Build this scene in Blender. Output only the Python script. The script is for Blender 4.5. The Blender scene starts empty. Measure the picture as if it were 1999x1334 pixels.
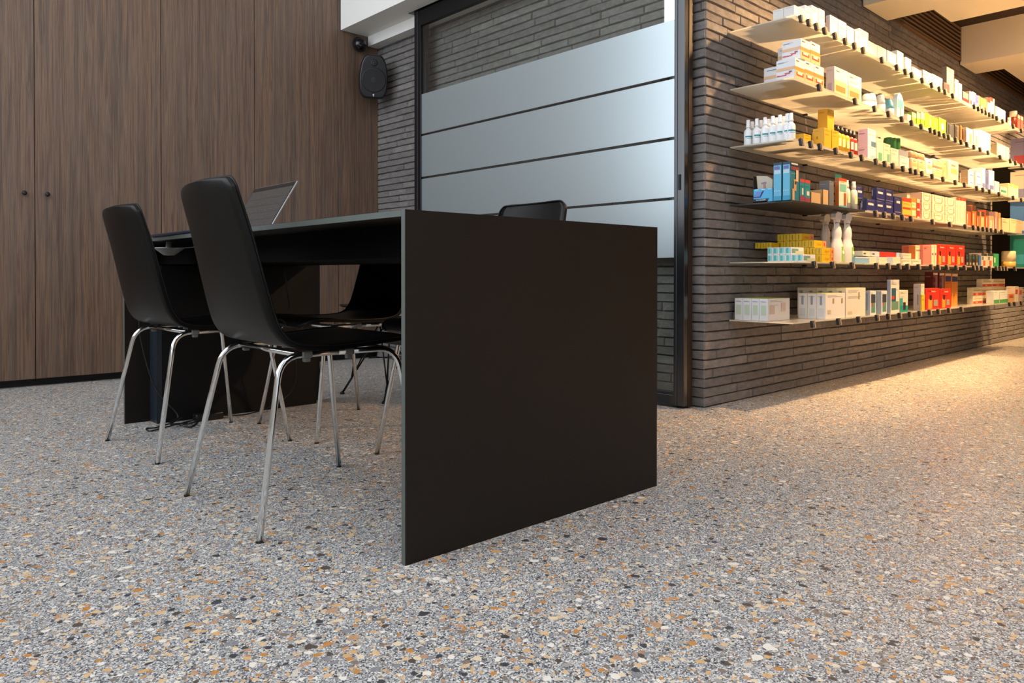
import bpy, bmesh, math, random
from mathutils import Vector, Matrix
random.seed(7)
SC = bpy.context.scene
COL = SC.collection

# ------------------------------------------------------------------ camera
F_, Y0_, ROLL_, YAW_, CAMH, PITCH_ = 1449.23, 549.29, -0.00076, 0.81827, 0.60568, -0.0094
CX_ = 999.5
cy_, sy_ = math.cos(YAW_), math.sin(YAW_)
cp_, sp_ = math.cos(PITCH_), math.sin(PITCH_)
fw = Vector((cy_*cp_, sy_*cp_, sp_)); rt = Vector((sy_, -cy_, 0)); up = Vector((-cy_*sp_, -sy_*sp_, cp_))
cam_d = bpy.data.cameras.new('camera'); cam = bpy.data.objects.new('camera', cam_d); COL.objects.link(cam)
cam_d.sensor_width = 36; cam_d.lens = F_*36/1999
cam_d.shift_y = (Y0_-667)/1999; cam_d.clip_start = 0.05
m = Matrix((rt, up, -fw)).transposed().to_4x4(); m = m @ Matrix.Rotation(-ROLL_, 4, 'Z')
m.translation = Vector((0, 0, CAMH)); cam.matrix_world = m
SC.camera = cam

def ray(px, py, X=None, Y=None, Z=None):
    """world point seen at a photograph pixel on the plane X=, Y= or Z= const"""
    x, y = px-CX_, py-Y0_
    cr, sr = math.cos(ROLL_), math.sin(ROLL_)
    u, v = (x*cr+y*sr)/F_, (-x*sr+y*cr)/F_
    d = fw + rt*u - up*v
    if X is not None: t = X/d.x
    elif Y is not None: t = Y/d.y
    else: t = (Z-CAMH)/d.z
    return Vector((d.x*t, d.y*t, d.z*t+CAMH))

# ------------------------------------------------------------------ light
SC.view_settings.view_transform = 'Standard'; SC.view_settings.look = 'None'
SC.view_settings.gamma = 1; SC.view_settings.use_curve_mapping = False
SC.view_settings.exposure = 0.12
W = bpy.data.worlds.new('world'); SC.world = W; W.use_nodes = True
W.node_tree.nodes['Background'].inputs[0].default_value = (0.62, 0.78, 1, 1)
W.node_tree.nodes['Background'].inputs[1].default_value = 0.55

def lamp(name, kind, loc, target, power, color, **k):
    l = bpy.data.lights.new(name, kind); l.energy = power; l.color = color
    for a, b in k.items(): setattr(l, a, b)
    o = bpy.data.objects.new(name, l); COL.objects.link(o); o.location = loc
    d = Vector(target)-Vector(loc); o.rotation_euler = d.to_track_quat('-Z', 'Y').to_euler()
    return o
# daylight through the tall glazing of the left wall
lamp('window_daylight', 'AREA', (-1.08, 2.48, 2.65), (3, 2.48, 2.65), 122, (0.88, 0.94, 1.0), shape='RECTANGLE', size=4.36, size_y=2.95)
# daylight from the glazed front behind the camera
lamp('front_daylight', 'AREA', (1.0, -3.9, 1.7), (1.0, 3, 1.2), 14, (0.95, 0.96, 1.0), shape='RECTANGLE', size=4.5, size_y=2.4)
# unseen overhead panel, added to brighten the floor
lamp('overhead_fill', 'AREA', (1.3, -1.5, 4.15), (1.3, -1.7, 0), 66, (0.98, 0.97, 1.0), shape='RECTANGLE', size=3.2, size_y=3.0)
# warm spots in the shop ceiling washing the shelf wall
WARM = (1.0, 0.60, 0.28)
for i, (x, y, tx, e) in enumerate([(3.75, 0.85, 3.45, 54), (4.85, .9, 4.6, 95), (5.7, .9, 5.5, 100), (6.4, .8, 6.3, 85), (7.4, .8, 7.3, 85), (8.6, .7, 8.6, 80)]):
    lamp('shelf_spot', 'SPOT', (x, y, 2.225), (tx, 1.65, 1.32), e*3.0, WARM, spot_size=math.radians(84), spot_blend=.6, shadow_soft_size=.035)
lamp('recess_lamp', 'POINT', (5.75, .15, 2.40), (6, 0, 0), 26, WARM, shadow_soft_size=.05)
for x, y, e in [(4.3, -.4, 185), (6.4, -.3, 40), (8.4, -.2, 30), (6.3, -2.2, 90), (4.6, -2.4, 130), (3.0, -1.6, 60)]:
    lamp('shop_downlight', 'SPOT', (x, y, 2.225), (x, y, 0), e*1.2, (1.0, .63, .31), spot_size=math.radians(110), spot_blend=.8, shadow_soft_size=.06)

# ------------------------------------------------------------------ materials
def lin(h):
    if isinstance(h, str):
        h = h.lstrip('#'); c = [int(h[i:i+2], 16)/255 for i in (0, 2, 4)]
        return tuple((v/12.92 if v <= .04045 else ((v+.055)/1.055)**2.4) for v in c)+(1,)
    return h
MC = {}
def mat(col, rough=.5, metal=0., spec=.5, coat=0., name=None):
    key = (str(col), rough, metal, spec, coat)
    if key in MC: return MC[key]
    m = bpy.data.materials.new(name or 'paint'); m.use_nodes = True
    b = m.node_tree.nodes['Principled BSDF']
    b.inputs['Base Color'].default_value = lin(col); b.inputs['Roughness'].default_value = rough
    b.inputs['Metallic'].default_value = metal; b.inputs['Specular IOR Level'].default_value = spec
    b.inputs['Coat Weight'].default_value = coat
    MC[key] = m
    return m
class NT:
    def __init__(s, name):
        s.m = bpy.data.materials.new(name); s.m.use_nodes = True; s.t = s.m.node_tree; s.b = s.t.nodes['Principled BSDF']; s.out = s.t.nodes['Material Output']
    def n(s, typ, **k):
        n = s.t.nodes.new(typ)
        for a, v in k.items():
            if a == 'i':
                for kk, vv in v.items():
                    if isinstance(vv, bpy.types.NodeSocket): s.t.links.new(vv, n.inputs[kk])
                    else: n.inputs[kk].default_value = vv
            else: setattr(n, a, v)
        return n
    def l(s, a, b): s.t.links.new(a, b)
    def ramp(s, fac, stops, interp='LINEAR'):
        r = s.n('ShaderNodeValToRGB'); r.color_ramp.interpolation = interp
        e = r.color_ramp.elements
        while len(e) < len(stops): e.new(.5)
        for el, (p, c) in zip(e, stops): el.position = p; el.color = lin(c)
        s.l(fac, r.inputs[0]); return r.outputs[0]
    def mix(s, fac, a, b, blend='MIX'):
        n = s.n('ShaderNodeMix', data_type='RGBA', blend_type=blend)
        for k, v in ((0, fac), (6, a), (7, b)):
            if isinstance(v, bpy.types.NodeSocket): s.l(v, n.inputs[k])
            else: n.inputs[k].default_value = v if k == 0 else lin(v)
        return n.outputs[2]
    def math(s, op, a, b=0., c=0.):
        n = s.n('ShaderNodeMath', operation=op)
        for k, v in enumerate((a, b, c)):
            if isinstance(v, bpy.types.NodeSocket): s.l(v, n.inputs[k])
            else: n.inputs[k].default_value = v
        return n.outputs[0]

def terrazzo():
    s = NT('terrazzo'); tc = s.n('ShaderNodeTexCoord').outputs['Object']
    nz = s.n('ShaderNodeTexNoise', i={'Vector': tc, 'Scale': 45., 'Detail': 2.})
    off = s.n('ShaderNodeVectorMath', operation='SCALE', i={0: nz.outputs['Color'], 'Scale': .014})
    co = s.n('ShaderNodeVectorMath', operation='ADD', i={0: tc, 1: off.outputs[0]}).outputs[0]
    # fine grit
    g = s.n('ShaderNodeTexVoronoi', i={'Vector': tc, 'Scale': 440.})
    base = s.ramp(s.n('ShaderNodeSeparateColor', i={0: g.outputs['Color']}).outputs[0],
                  [(0, '#34373b'), (.2, '#676a6f'), (.4, '#94969a'), (.62, '#b9b9ba'), (.82, '#dad9d6'), (1, '#f4f1ea')])
    col = base
    pal = [(0, '#d9cfc0'), (.1, '#f3ece0'), (.2, '#dcb17c'), (.28, '#c98d4e'), (.36, '#8a7c6e'), (.45, '#4a4b4e'), (.52, '#a9a5a0'), (.60, '#e2c096'), (.70, '#c59a78'), (.78, '#5d534a'), (.83, '#ecd9b8'), (.93, '#8f9094')]
    for sc, thr, w in ((138., .42, .52), (76., .45, .54), (44., .43, .50)):
        v = s.n('ShaderNodeTexVoronoi', i={'Vector': co, 'Scale': sc, 'Randomness': 1.})
        sep = s.n('ShaderNodeSeparateColor', i={0: v.outputs['Color']})
        r = s.math('MULTIPLY_ADD', sep.outputs[0], thr*.75, thr*.45)
        inside = s.math('LESS_THAN', v.outputs['Distance'], r)
        pick = s.math('GREATER_THAN', sep.outputs[2], 1-w)
        pc = s.ramp(sep.outputs[1], pal, 'CONSTANT')
        nn = s.n('ShaderNodeTexNoise', i={'Vector': tc, 'Scale': sc*4, 'Detail': 2.})
        pc = s.mix(.35, pc, nn.outputs[0], 'OVERLAY')
        col = s.mix(s.math('MULTIPLY', inside, pick), col, pc)
    s.l(col, s.b.inputs['Base Color'])
    rn = s.n('ShaderNodeTexNoise', i={'Vector': tc, 'Scale': 3., 'Detail': 4.})
    s.l(s.math('MULTIPLY_ADD', rn.outputs[0], .16, .27), s.b.inputs['Roughness'])
    s.b.inputs['Specular IOR Level'].default_value = .42
    return s.m
def wood():
    s = NT('walnut_veneer'); tc = s.n('ShaderNodeTexCoord').outputs['Object']
    oi = s.n('ShaderNodeObjectInfo').outputs['Random']
    mp = s.n('ShaderNodeMapping', i={'Vector': tc, 'Scale': (1., 1., .022)})
    add = s.n('ShaderNodeCombineXYZ', i={0: s.math('MULTIPLY', oi, 37.), 2: s.math('MULTIPLY', oi, 11.)})
    co = s.n('ShaderNodeVectorMath', operation='ADD', i={0: mp.outputs[0], 1: add.outputs[0]}).outputs[0]
    a = s.n('ShaderNodeTexNoise', i={'Vector': co, 'Scale': 16., 'Detail': 3., 'Distortion': .6})
    b = s.n('ShaderNodeTexNoise', i={'Vector': co, 'Scale': 75., 'Detail': 6., 'Roughness': .65, 'Distortion': 1.2})
    c = s.n('ShaderNodeTexNoise', i={'Vector': co, 'Scale': 260., 'Detail': 3.})
    col = s.ramp(a.outputs[0], [(.25, '#5f5148'), (.42, '#766558'), (.5, '#826b5a'), (.58, '#6c5d53'), (.68, '#8b705a'), (.8, '#62534a')])
    st = s.ramp(b.outputs[0], [(.28, '#9b9490'), (.42, '#cfc9c5'), (.55, '#ffffff'), (.75, '#d9d0ca')])
    col = s.mix(.8, col, st, 'MULTIPLY')
    fi = s.ramp(c.outputs[0], [(.3, '#b8b2ae'), (.6, '#ffffff')])
    col = s.mix(.6, col, fi, 'MULTIPLY')
    col = s.mix(.25, col, '#b08862', 'SOFT_LIGHT')
    s.l(col, s.b.inputs['Base Color']); s.b.inputs['Roughness'].default_value = .42
    bp = s.n('ShaderNodeBump', i={'Height': b.outputs[0], 'Strength': .12, 'Distance': .002})
    s.l(bp.outputs[0], s.b.inputs['Normal'])
    return s.m
def brick():
    s = NT('brick'); tc = s.n('ShaderNodeTexCoord').outputs['Object']
    at = s.n('ShaderNodeAttribute', attribute_name='tone').outputs['Fac']
    mp = s.n('ShaderNodeMapping', i={'Vector': tc, 'Scale': (1., 1., 2.2)})
    a = s.n('ShaderNodeTexNoise', i={'Vector': mp.outputs[0], 'Scale': 22., 'Detail': 8., 'Roughness': .7})
    b = s.n('ShaderNodeTexNoise', i={'Vector': mp.outputs[0], 'Scale': 150., 'Detail': 5., 'Roughness': .7})
    col = s.ramp(at, [(0, '#7a7572'), (.3, '#837e7c'), (.6, '#8c8785'), (.85, '#98938f'), (1, '#aaa49f')])
    col = s.mix(.6, col, s.ramp(a.outputs[0], [(.3, '#8e8b89'), (.5, '#c9c7c4'), (.72, '#ffffff')]), 'MULTIPLY')
    s.l(col, s.b.inputs['Base Color']); s.b.inputs['Roughness'].default_value = .85
    h = s.math('MULTIPLY_ADD', a.outputs[0], 1., s.math('MULTIPLY', b.outputs[0], .35))
    bp = s.n('ShaderNodeBump', i={'Height': h, 'Strength': .7, 'Distance': .006})
    s.l(bp.outputs[0], s.b.inputs['Normal'])
    return s.m
def leather():
    s = NT('black_leather'); tc = s.n('ShaderNodeTexCoord').outputs['Object']
    a = s.n('ShaderNodeTexNoise', i={'Vector': tc, 'Scale': 260., 'Detail': 3.})
    s.b.inputs['Base Color'].default_value = lin('#060504'); s.b.inputs['Roughness'].default_value = .42; s.b.inputs['Specular IOR Level'].default_value = .26
    bp = s.n('ShaderNodeBump', i={'Height': a.outputs[0], 'Strength': .12, 'Distance': .001})
    s.l(bp.outputs[0], s.b.inputs['Normal']); return s.m
def clear_glass(tint='#f8fbf9', refl=1.0):
    s = NT('clear_glass'); t = s.n('ShaderNodeBsdfTransparent', i={'Color': lin(tint)})
    g = s.n('ShaderNodeBsdfGlossy', i={'Roughness': .0, 'Color': (1, 1, 1, 1)})
    fr = s.n('ShaderNodeFresnel', i={'IOR': 1.6}); bf = s.n('ShaderNodeNewGeometry').outputs['Backfacing']
    mx = s.n('ShaderNodeMixShader', i={0: s.math('MULTIPLY', s.math('MULTIPLY', fr.outputs[0], 1.5), s.math('SUBTRACT', 1., bf)), 1: t.outputs[0], 2: g.outputs[0]})
    s.l(mx.outputs[0], s.out.inputs[0]); return s.m
def thin(s, sh):
    """solid slab of milky glass: light passes the far face from inside"""
    bf = s.n('ShaderNodeNewGeometry').outputs['Backfacing']
    mx = s.n('ShaderNodeMixShader', i={0: bf, 1: sh, 2: s.n('ShaderNodeBsdfTransparent').outputs[0]}); s.l(mx.outputs[0], s.out.inputs[0])
def frosted():
    s = NT('frosted_film'); d = s.n('ShaderNodeBsdfDiffuse', i={'Color': lin('#c4d5da')})
    tl = s.n('ShaderNodeBsdfTranslucent', i={'Color': lin('#b9c6c9')})
    g = s.n('ShaderNodeBsdfGlossy', i={'Roughness': .30, 'Color': lin('#e6f2f6')})
    m1 = s.n('ShaderNodeMixShader', i={0: .5, 1: d.outputs[0], 2: tl.outputs[0]})
    fr = s.n('ShaderNodeFresnel', i={'IOR': 1.6})
    m2 = s.n('ShaderNodeMixShader', i={0: s.math('ADD', s.math('MULTIPLY', fr.outputs[0], 1.6), .40), 1: m1.outputs[0], 2: g.outputs[0]})
    thin(s, m2.outputs[0]); return s.m
def shelf_glass():
    s = NT('milky_shelf_glass'); d = s.n('ShaderNodeBsdfDiffuse', i={'Color': lin('#dcd8c6')})
    tl = s.n('ShaderNodeBsdfTranslucent', i={'Color': lin('#f0ebdc')})
    g = s.n('ShaderNodeBsdfGlossy', i={'Roughness': .25})
    m1 = s.n('ShaderNodeMixShader', i={0: .55, 1: d.outputs[0], 2: tl.outputs[0]})
    fr = s.n('ShaderNodeFresnel', i={'IOR': 1.5})
    m2 = s.n('ShaderNodeMixShader', i={0: fr.outputs[0], 1: m1.outputs[0], 2: g.outputs[0]})
    thin(s, m2.outputs[0]); return s.m

M_FLOOR, M_WOOD, M_BRICK, M_LEA = terrazzo(), wood(), brick(), leather()
M_GLASS, M_FROST, M_SHELF = clear_glass(), frosted(), shelf_glass()
M_MORTAR = mat('#393430', .95, name='mortar')
M_CHROME = mat('#dcdfe0', .1, 1., name='chrome')
M_WHITE = mat('#eceae4', .7, name='white_plaster')
M_BEAM = mat('#e6dcc8', .6, name='cream_board')
M_FRAME = mat('#16171a', .17, 0., 1., name='dark_frame')
M_DESK = mat('#17110d', .48, spec=.3, name='dark_laminate')
M_FRAME_DIM = mat('#0e0f11', .35, 0., .35, name='frame_dark_reflection')  # same frame metal, with the dark reflection put into its colour
M_EDGE = mat('#59605b', .5, name='laminate_edge')
M_BLK = mat('#060606', .6, name='black')
M_BLKP = mat('#141416', .35, name='black_plastic')

# ------------------------------------------------------------------ mesh helpers
class MB:
    def __init__(s): s.bm = bmesh.new(); s.mats = []; s.smooth = False
    def mi(s, m):
        if m not in s.mats: s.mats.append(m)
        return s.mats.index(m)
    def face(s, pts, m, smooth=False):
        vs = [s.bm.verts.new(p) for p in pts]; f = s.bm.faces.new(vs); f.material_index = s.mi(m); f.smooth = smooth; return f
    def box(s, x0, x1, y0, y1, z0, z1, m, bev=0.):
        if x1 < x0: x0, x1 = x1, x0
        if y1 < y0: y0, y1 = y1, y0
        if z1 < z0: z0, z1 = z1, z0
        r = bmesh.ops.create_cube(s.bm, size=1)
        vs = r['verts']
        for v in vs: v.co = Vector((x0+(v.co.x+.5)*(x1-x0), y0+(v.co.y+.5)*(y1-y0), z0+(v.co.z+.5)*(z1-z0)))
        fs = set(f for v in vs for f in v.link_faces); i = s.mi(m)
        for f in fs: f.material_index = i
        if bev > 0:
            es = list(set(e for v in vs for e in v.link_edges))
            bv = bmesh.ops.bevel(s.bm, geom=es, offset=min(bev, .45*min(x1-x0, y1-y0, z1-z0)), segments=2, affect='EDGES', profile=.5)
            for f in bv['faces']: f.material_index = i; f.smooth = True
    def lathe(s, prof, cx, cy, m, n=20, axis='z', base=0.):
        """prof: (r, h) pairs; closed at ends"""
        i = s.mi(m); rings = []
        for r, h in prof:
            ring = []
            for k in range(n):
                a = 2*math.pi*k/n; u, w = r*math.cos(a), r*math.sin(a)
                if axis == 'z': p = (cx+u, cy+w, base+h)
                elif axis == 'y': p = (cx+u, base+h, cy+w)
                else: p = (base+h, cx+u, cy+w)
                ring.append(s.bm.verts.new(p))
            rings.append(ring)
        for a, b in zip(rings, rings[1:]):
            for k in range(n):
                f = s.bm.faces.new((a[k], a[(k+1) % n], b[(k+1) % n], b[k])); f.material_index = i; f.smooth = True
        for r in (rings[0], rings[-1]):
            try: f = s.bm.faces.new(r); f.material_index = i
            except ValueError: pass
    def tube(s, pts, r, m, n=10, cap=True):
        pts = [Vector(p) for p in pts]; i = s.mi(m); rings = []
        t0 = (pts[1]-pts[0]).normalized(); ref = Vector((0, 0, 1)) if abs(t0.z) < .9 else Vector((1, 0, 0))
        nrm = t0.cross(ref).normalized()
        for k, p in enumerate(pts):
            if k == 0: t = t0
            elif k == len(pts)-1: t = (pts[-1]-pts[-2]).normalized()
            else: t = ((pts[k+1]-p).normalized()+(p-pts[k-1]).normalized()).normalized()
            nrm = (nrm-t*nrm.dot(t)).normalized(); bn = t.cross(nrm)
            rr = r[k] if isinstance(r, (list, tuple)) else r
            rings.append([s.bm.verts.new(p+(nrm*math.cos(2*math.pi*j/n)+bn*math.sin(2*math.pi*j/n))*rr) for j in range(n)])
        for a, b in zip(rings, rings[1:]):
            for j in range(n):
                f = s.bm.faces.new((a[j], a[(j+1) % n], b[(j+1) % n], b[j])); f.material_index = i; f.smooth = True
        if cap:
            for q in (rings[0], rings[-1]): f = s.bm.faces.new(q); f.material_index = i
    def grid(s, fn, nu, nv, m, closed=False):
        i = s.mi(m); V = [[s.bm.verts.new(fn(a/nu, b/nv)) for b in range(nv+1)] for a in range(nu+1)]
        for a in range(nu):
            for b in range(nv):
                f = s.bm.faces.new((V[a][b], V[a+1][b], V[a+1][b+1], V[a][b+1])); f.material_index = i; f.smooth = True
        return V
    def text(s, txt, size, fn, m):
        """flat lettering; fn maps (u right, v up) metres to a world point; centred"""
        c = bpy.data.curves.new('t', 'FONT'); c.body = txt; c.size = size; c.align_x = 'CENTER'; c.align_y = 'CENTER'; c.resolution_u = 2
        o = bpy.data.objects.new('t', c); me = bpy.data.meshes.new_from_object(o)
        i = s.mi(m); vs = [s.bm.verts.new(fn(v.co.x, v.co.y)) for v in me.vertices]
        for p in me.polygons:
            try: f = s.bm.faces.new([vs[k] for k in p.vertices]); f.material_index = i
            except ValueError: pass
        bpy.data.objects.remove(o); bpy.data.curves.remove(c); bpy.data.meshes.remove(me)
    def build(s, name, parent=None, origin=None, M=None, fix=True):
        if fix: bmesh.ops.recalc_face_normals(s.bm, faces=s.bm.faces)
        me = bpy.data.meshes.new(name)
        if M is not None: s.bm.transform(M)
        if origin is not None: s.bm.transform(Matrix.Translation(-Vector(origin)))
        s.bm.to_mesh(me); s.bm.free()
        for x in s.mats: me.materials.append(x)
        o = bpy.data.objects.new(name, me); COL.objects.link(o)
        if origin is not None: o.location = origin
        if parent: o.parent = parent
        return o
def tag(o, label=None, cat=None, group=None, kind=None):
    if label: o['label'] = label
    if cat: o['category'] = cat
    if group: o['group'] = group
    if kind: o['kind'] = kind
    return o
def struct(o, label=None): o['kind'] = 'structure'; return tag(o, label)
def empty(name, loc, rz=0): 
    o = bpy.data.objects.new(name, None); COL.objects.link(o); o.location = loc; o.rotation_euler = (0, 0, rz); return o
def copy_tree(o, parent=None):
    c = o.copy(); COL.objects.link(c)
    if parent: c.parent = parent
    for ch in list(o.children): copy_tree(ch, c)
    return c
def bez(p0, p1, p2, n=6):
    p0, p1, p2 = Vector(p0), Vector(p1), Vector(p2)
    return [p0*(1-t)**2+p1*2*t*(1-t)+p2*t*t for t in [k/n for k in range(n+1)]]
def fillet(pts, r, n=6):
    pts = [Vector(p) for p in pts]; out = [pts[0]]
    for a, b, c in zip(pts, pts[1:], pts[2:]):
        u, v = (a-b), (c-b); k = min(r, u.length*.49, v.length*.49)
        out += bez(b+u.normalized()*k, b, b+v.normalized()*k, n)
    return out+[pts[-1]]
ORD = ['first', 'second', 'third', 'fourth', 'fifth', 'sixth', 'seventh', 'eighth', 'ninth', 'tenth', 'eleventh', 'twelfth', 'thirteenth', 'fourteenth', 'fifteenth', 'sixteenth', 'seventeenth', 'eighteenth', 'nineteenth', 'twentieth', 'twenty-first', 'twenty-second', 'twenty-third', 'twenty-fourth', 'twenty-fifth']

# ------------------------------------------------------------------ setting
XL, XR, YB, YW = -.96, 10.0, -4.0, 1.8549          # left glazing, far right, behind, shelf wall plane
XD, XBR, XS = 2.832, 2.98, 2.93                    # sliding door plane, brick behind it, corner of the shelf wall
CROT = -.0255
def ycab(x): return (4.6758+math.sin(CROT)*x)/math.cos(CROT)
mb = MB(); mb.box(XL-.3, XR, YB, 5.2, -.06, 0, M_FLOOR); struct(mb.build('floor'), 'pebble terrazzo floor in grey and tan')

def brick_wall(name, along, fixed, a0, a1, z0, z1, out, pitch=.0428, seed=1):
    """along 'x': face at y=fixed looking out (-1 = -y); along 'y': face at x=fixed looking -x"""
    rnd = random.Random(seed); bm = bmesh.new(); lay = bm.faces.layers.float.new('tone')
    def P(a, d, z): return (a, fixed+out*d, z) if along == 'x' else (fixed+out*d, a, z)
    def quad(p, t, mi):
        f = bm.faces.new([bm.verts.new(q) for q in p]); f[lay] = t; f.material_index = mi
    quad([P(a0, -.004, z0), P(a1, -.004, z0), P(a1, -.004, z1), P(a0, -.004, z1)], .1, 1)
    z = z0+.004; row = 0
    while z < z1-.01:
        h = pitch-.004; a = a0-rnd.random()*.25; top = min(z+h, z1)
        while a < a1:
            L = rnd.choice([.22, .26, .36, .46, .49, .49]); b = a+L
            aa, bb = max(a, a0), min(b-.004, a1)
            if bb-aa > .01:
                d = rnd.uniform(.001, .0055); t = min(1, max(0, rnd.gauss(.5, .17))); e = .003
                n = max(1, int((bb-aa)/.06)); xs = [aa+(bb-aa)*k/n for k in range(n+1)]
                zl = [z+rnd.uniform(-.0016, .0012) for _ in xs]; zh = [top+rnd.uniform(-.002, .0014) for _ in xs]
                dd = [d+rnd.uniform(-.0012, .0012) for _ in xs]
                lo = [bm.verts.new(P(min(max(x, aa+e), bb-e), dd[k], zl[k]+e)) for k, x in enumerate(xs)]
                hi = [bm.verts.new(P(min(max(x, aa+e), bb-e), dd[k], zh[k]-e)) for k, x in enumerate(xs)]
                lb = [bm.verts.new(P(x, -.004, zl[k])) for k, x in enumerate(xs)]
                hb = [bm.verts.new(P(x, -.004, zh[k])) for k, x in enumerate(xs)]
                for k in range(n):
                    for q in ((lo[k], lo[k+1], hi[k+1], hi[k]), (hi[k], hi[k+1], hb[k+1], hb[k]), (lb[k], lb[k+1], lo[k+1], lo[k])):
                        f = bm.faces.new(q); f[lay] = t; f.smooth = False
                for q in ((lb[0], lo[0], hi[0], hb[0]), (lo[n], lb[n], hb[n], hi[n])):
                    f = bm.faces.new(q); f[lay] = t
            a = b
        z += pitch; row += 1
    bmesh.ops.recalc_face_normals(bm, faces=bm.faces)
    me = bpy.data.meshes.new(name); bm.to_mesh(me); bm.free(); me.materials.append(M_BRICK); me.materials.append(M_MORTAR)
    o = bpy.data.objects.new(name, me); COL.objects.link(o); return struct(o)
brick_wall('wall_shelf', 'x', YW, XS, XR, 0, 2.53, -1, seed=3)['label'] = 'long brown-grey brick wall carrying the product shelves'
brick_wall('wall_end', 'y', XS, YW, 2.02, 0, 2.53, -1, seed=5)['label'] = 'narrow grey brick return at the corner beside the sliding door'
brick_wall('wall_door', 'y', XBR, 2.02, 4.62, 0, 2.53, -1, seed=9)['label'] = 'grey brick wall behind the sliding glass door'
mb = MB(); mb.box(XBR+.012, XR, YW+.012, YW+.2, 0, 3.05, M_MORTAR); mb.box(XS+.012, 4.3, YW+.012, YW+.2, 3.05, 4.2, M_WHITE); mb.box(XBR+.012, XBR+.2, YW+.012, 4.9, 0, 4.2, M_MORTAR)
mb.box(XS+.012, XBR+.02, YW+.012, 2.02, 0, 2.95, M_MORTAR)
struct(mb.build('wall_core'))
mb = MB(); mb.box(XL-.3, XBR+.2, 5.1, 5.2, 0, 4.2, M_WHITE); struct(mb.build('wall_back'))
mb = MB(); mb.box(XR, XR+.1, YB, YW+.2, 0, 2.95, mat('#6b5a48', .8)); struct(mb.build('wall_right'))
mb = MB()   # wall behind the camera, with the glazed opening x -1.3..3.3, z .5..2.9
mb.box(XL-.3, 4.2, YB-.1, YB, 2.95, 4.2, M_WHITE); mb.box(XL-.3, -1.25, YB-.1, YB, 0, 2.95, M_WHITE); mb.box(3.25, XR, YB-.1, YB, 0, 2.95, mat('#b39a78', .8)); mb.box(-1.25, 3.25, YB-.1, YB, 0, .5, M_WHITE)
struct(mb.build('wall_front'))
mb = MB(); mb.box(XL-.2, XL, YB, .3, 0, 4.2, M_WHITE); mb.box(XL-.2, XL, 4.67, 5.0, 0, 4.2, M_WHITE); mb.box(XL-.2, XL, .3, 4.67, 0, 1.16, M_WHITE)
struct(mb.build('wall_left'))
fr = MB()
for y in (.3, 1.72, 3.18, 4.645): fr.box(XL-.06, XL+.0, y, y+.03, 1.16, 4.2, M_FRAME)
fr.box(XL-.06, XL, .3, 4.67, 1.16, 1.19, M_FRAME); struct(fr.build('window_1'))
mb = MB(); mb.box(XL-.3, 4.2, YB, 5.2, 4.2, 4.3, M_WHITE); mb.box(4.2, 4.3, YB, YW+.2, 3.05, 4.3, M_WHITE)
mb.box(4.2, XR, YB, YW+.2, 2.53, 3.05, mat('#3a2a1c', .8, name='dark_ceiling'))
struct(mb.build('ceiling'), 'ceiling, dark in the slots between the soffits')

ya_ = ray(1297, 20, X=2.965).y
glow_ = NT('patch_glow'); glow_.b.inputs['Base Color'].default_value = (.8, .85, .9, 1); glow_.b.inputs['Emission Color'].default_value = (.95, .98, 1, 1); glow_.b.inputs['Emission Strength'].default_value = 1.6  # added glowing pane standing in for the bright patch in the glass
mb = MB(); mb.box(2.962, 2.972, 2.03, ya_, 1.74, 2.30, glow_.m); struct(mb.build('glow_pane'), 'glowing pane added for the bright patch at the top right of the glass door')

# soffits on the shop side
zA = 2.236
def trim(n, boxes, m, label, org=None):
    t = MB()
    for b in boxes: t.box(*b, m)
    return struct(t.build('trim_%d' % n), label)
a = ray(1681, 13, Y=YW).x; b = ray(1728, 40, Y=YW).x; c = ray(1856, 42, Z=zA)
trim(1, [(a, b, c.y, YW-.01, zA, 2.53), (a, c.x, YB+.05, c.y, zA, 2.53)], M_BEAM, 'cream ceiling soffit with a narrow arm reaching the brick wall')
a2 = ray(1871, 125, Y=YW).x; b2 = ray(1901, 141, Y=YW).x
trim(2, [(a2, b2, YB+.05, YW-.01, zA+.004, 2.53)], M_BEAM, 'cream ceiling beam right of the wall grille, brightly lit side')
p = ray(1951, 135, Z=zA)
trim(3, [(b2, 9.9, YB+.05, p.y, zA+.03, 2.53)], M_BEAM, 'cream ceiling soffit at the far right edge')
# beam over the sliding door
e = ray(663, 60, Y=ycab(2.7)); e2 = ray(716, 70, Y=ycab(2.93)); e3 = ray(716, 92, Y=ycab(2.93))
trim(4, [(e.x, e2.x, -2.0, ycab(2.7)-.01, e.z, 3.3), (e2.x, XBR-.009, 2.03, ycab(2.93)-.01, e3.z, 3.3)], M_WHITE, 'white beam running above the sliding door')

def grille(x0, x1, z0, z1, label):
    r = empty('air_grille', ((x0+x1)/2, YW-.012, z0)); tag(r, label, 'vent', 'air grilles high on the brick wall')
    f = MB(); y = YW-.02; mw = mat('#6a523a', .6, name='grille_brown')
    for q in ((x0, x1, y, YW-.008, z0, z0+.018), (x0, x1, y, YW-.008, z1-.01, z1), (x0, x0+.015, y, YW-.008, z0, z1), (x1-.015, x1, y, YW-.008, z0, z1)): f.box(*q, mw)
    o = f.build('frame'); o.parent = r; o.matrix_parent_inverse = Matrix.Translation(-r.location)
    bk = MB(); bk.box(x0+.01, x1-.01, YW-.0105, YW-.0085, z0+.01, z1-.005, M_BLK); o = bk.build('backing'); o.parent = r; o.matrix_parent_inverse = Matrix.Translation(-r.location)
    s = MB(); n = 8
    for k in range(n):
        z = z0+.03+(z1-z0-.045)*k/(n-1); s.box(x0+.01, x1-.01, y-.002, YW-.014, z-.006, z+.005, mw)
    o = s.build('slats'); o.parent = r; o.matrix_parent_inverse = Matrix.Translation(-r.location)
grille(b+.02, a2-.01, 2.262, 2.52, 'dark slatted air grille on the brick wall left of the lit ceiling beam')
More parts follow.
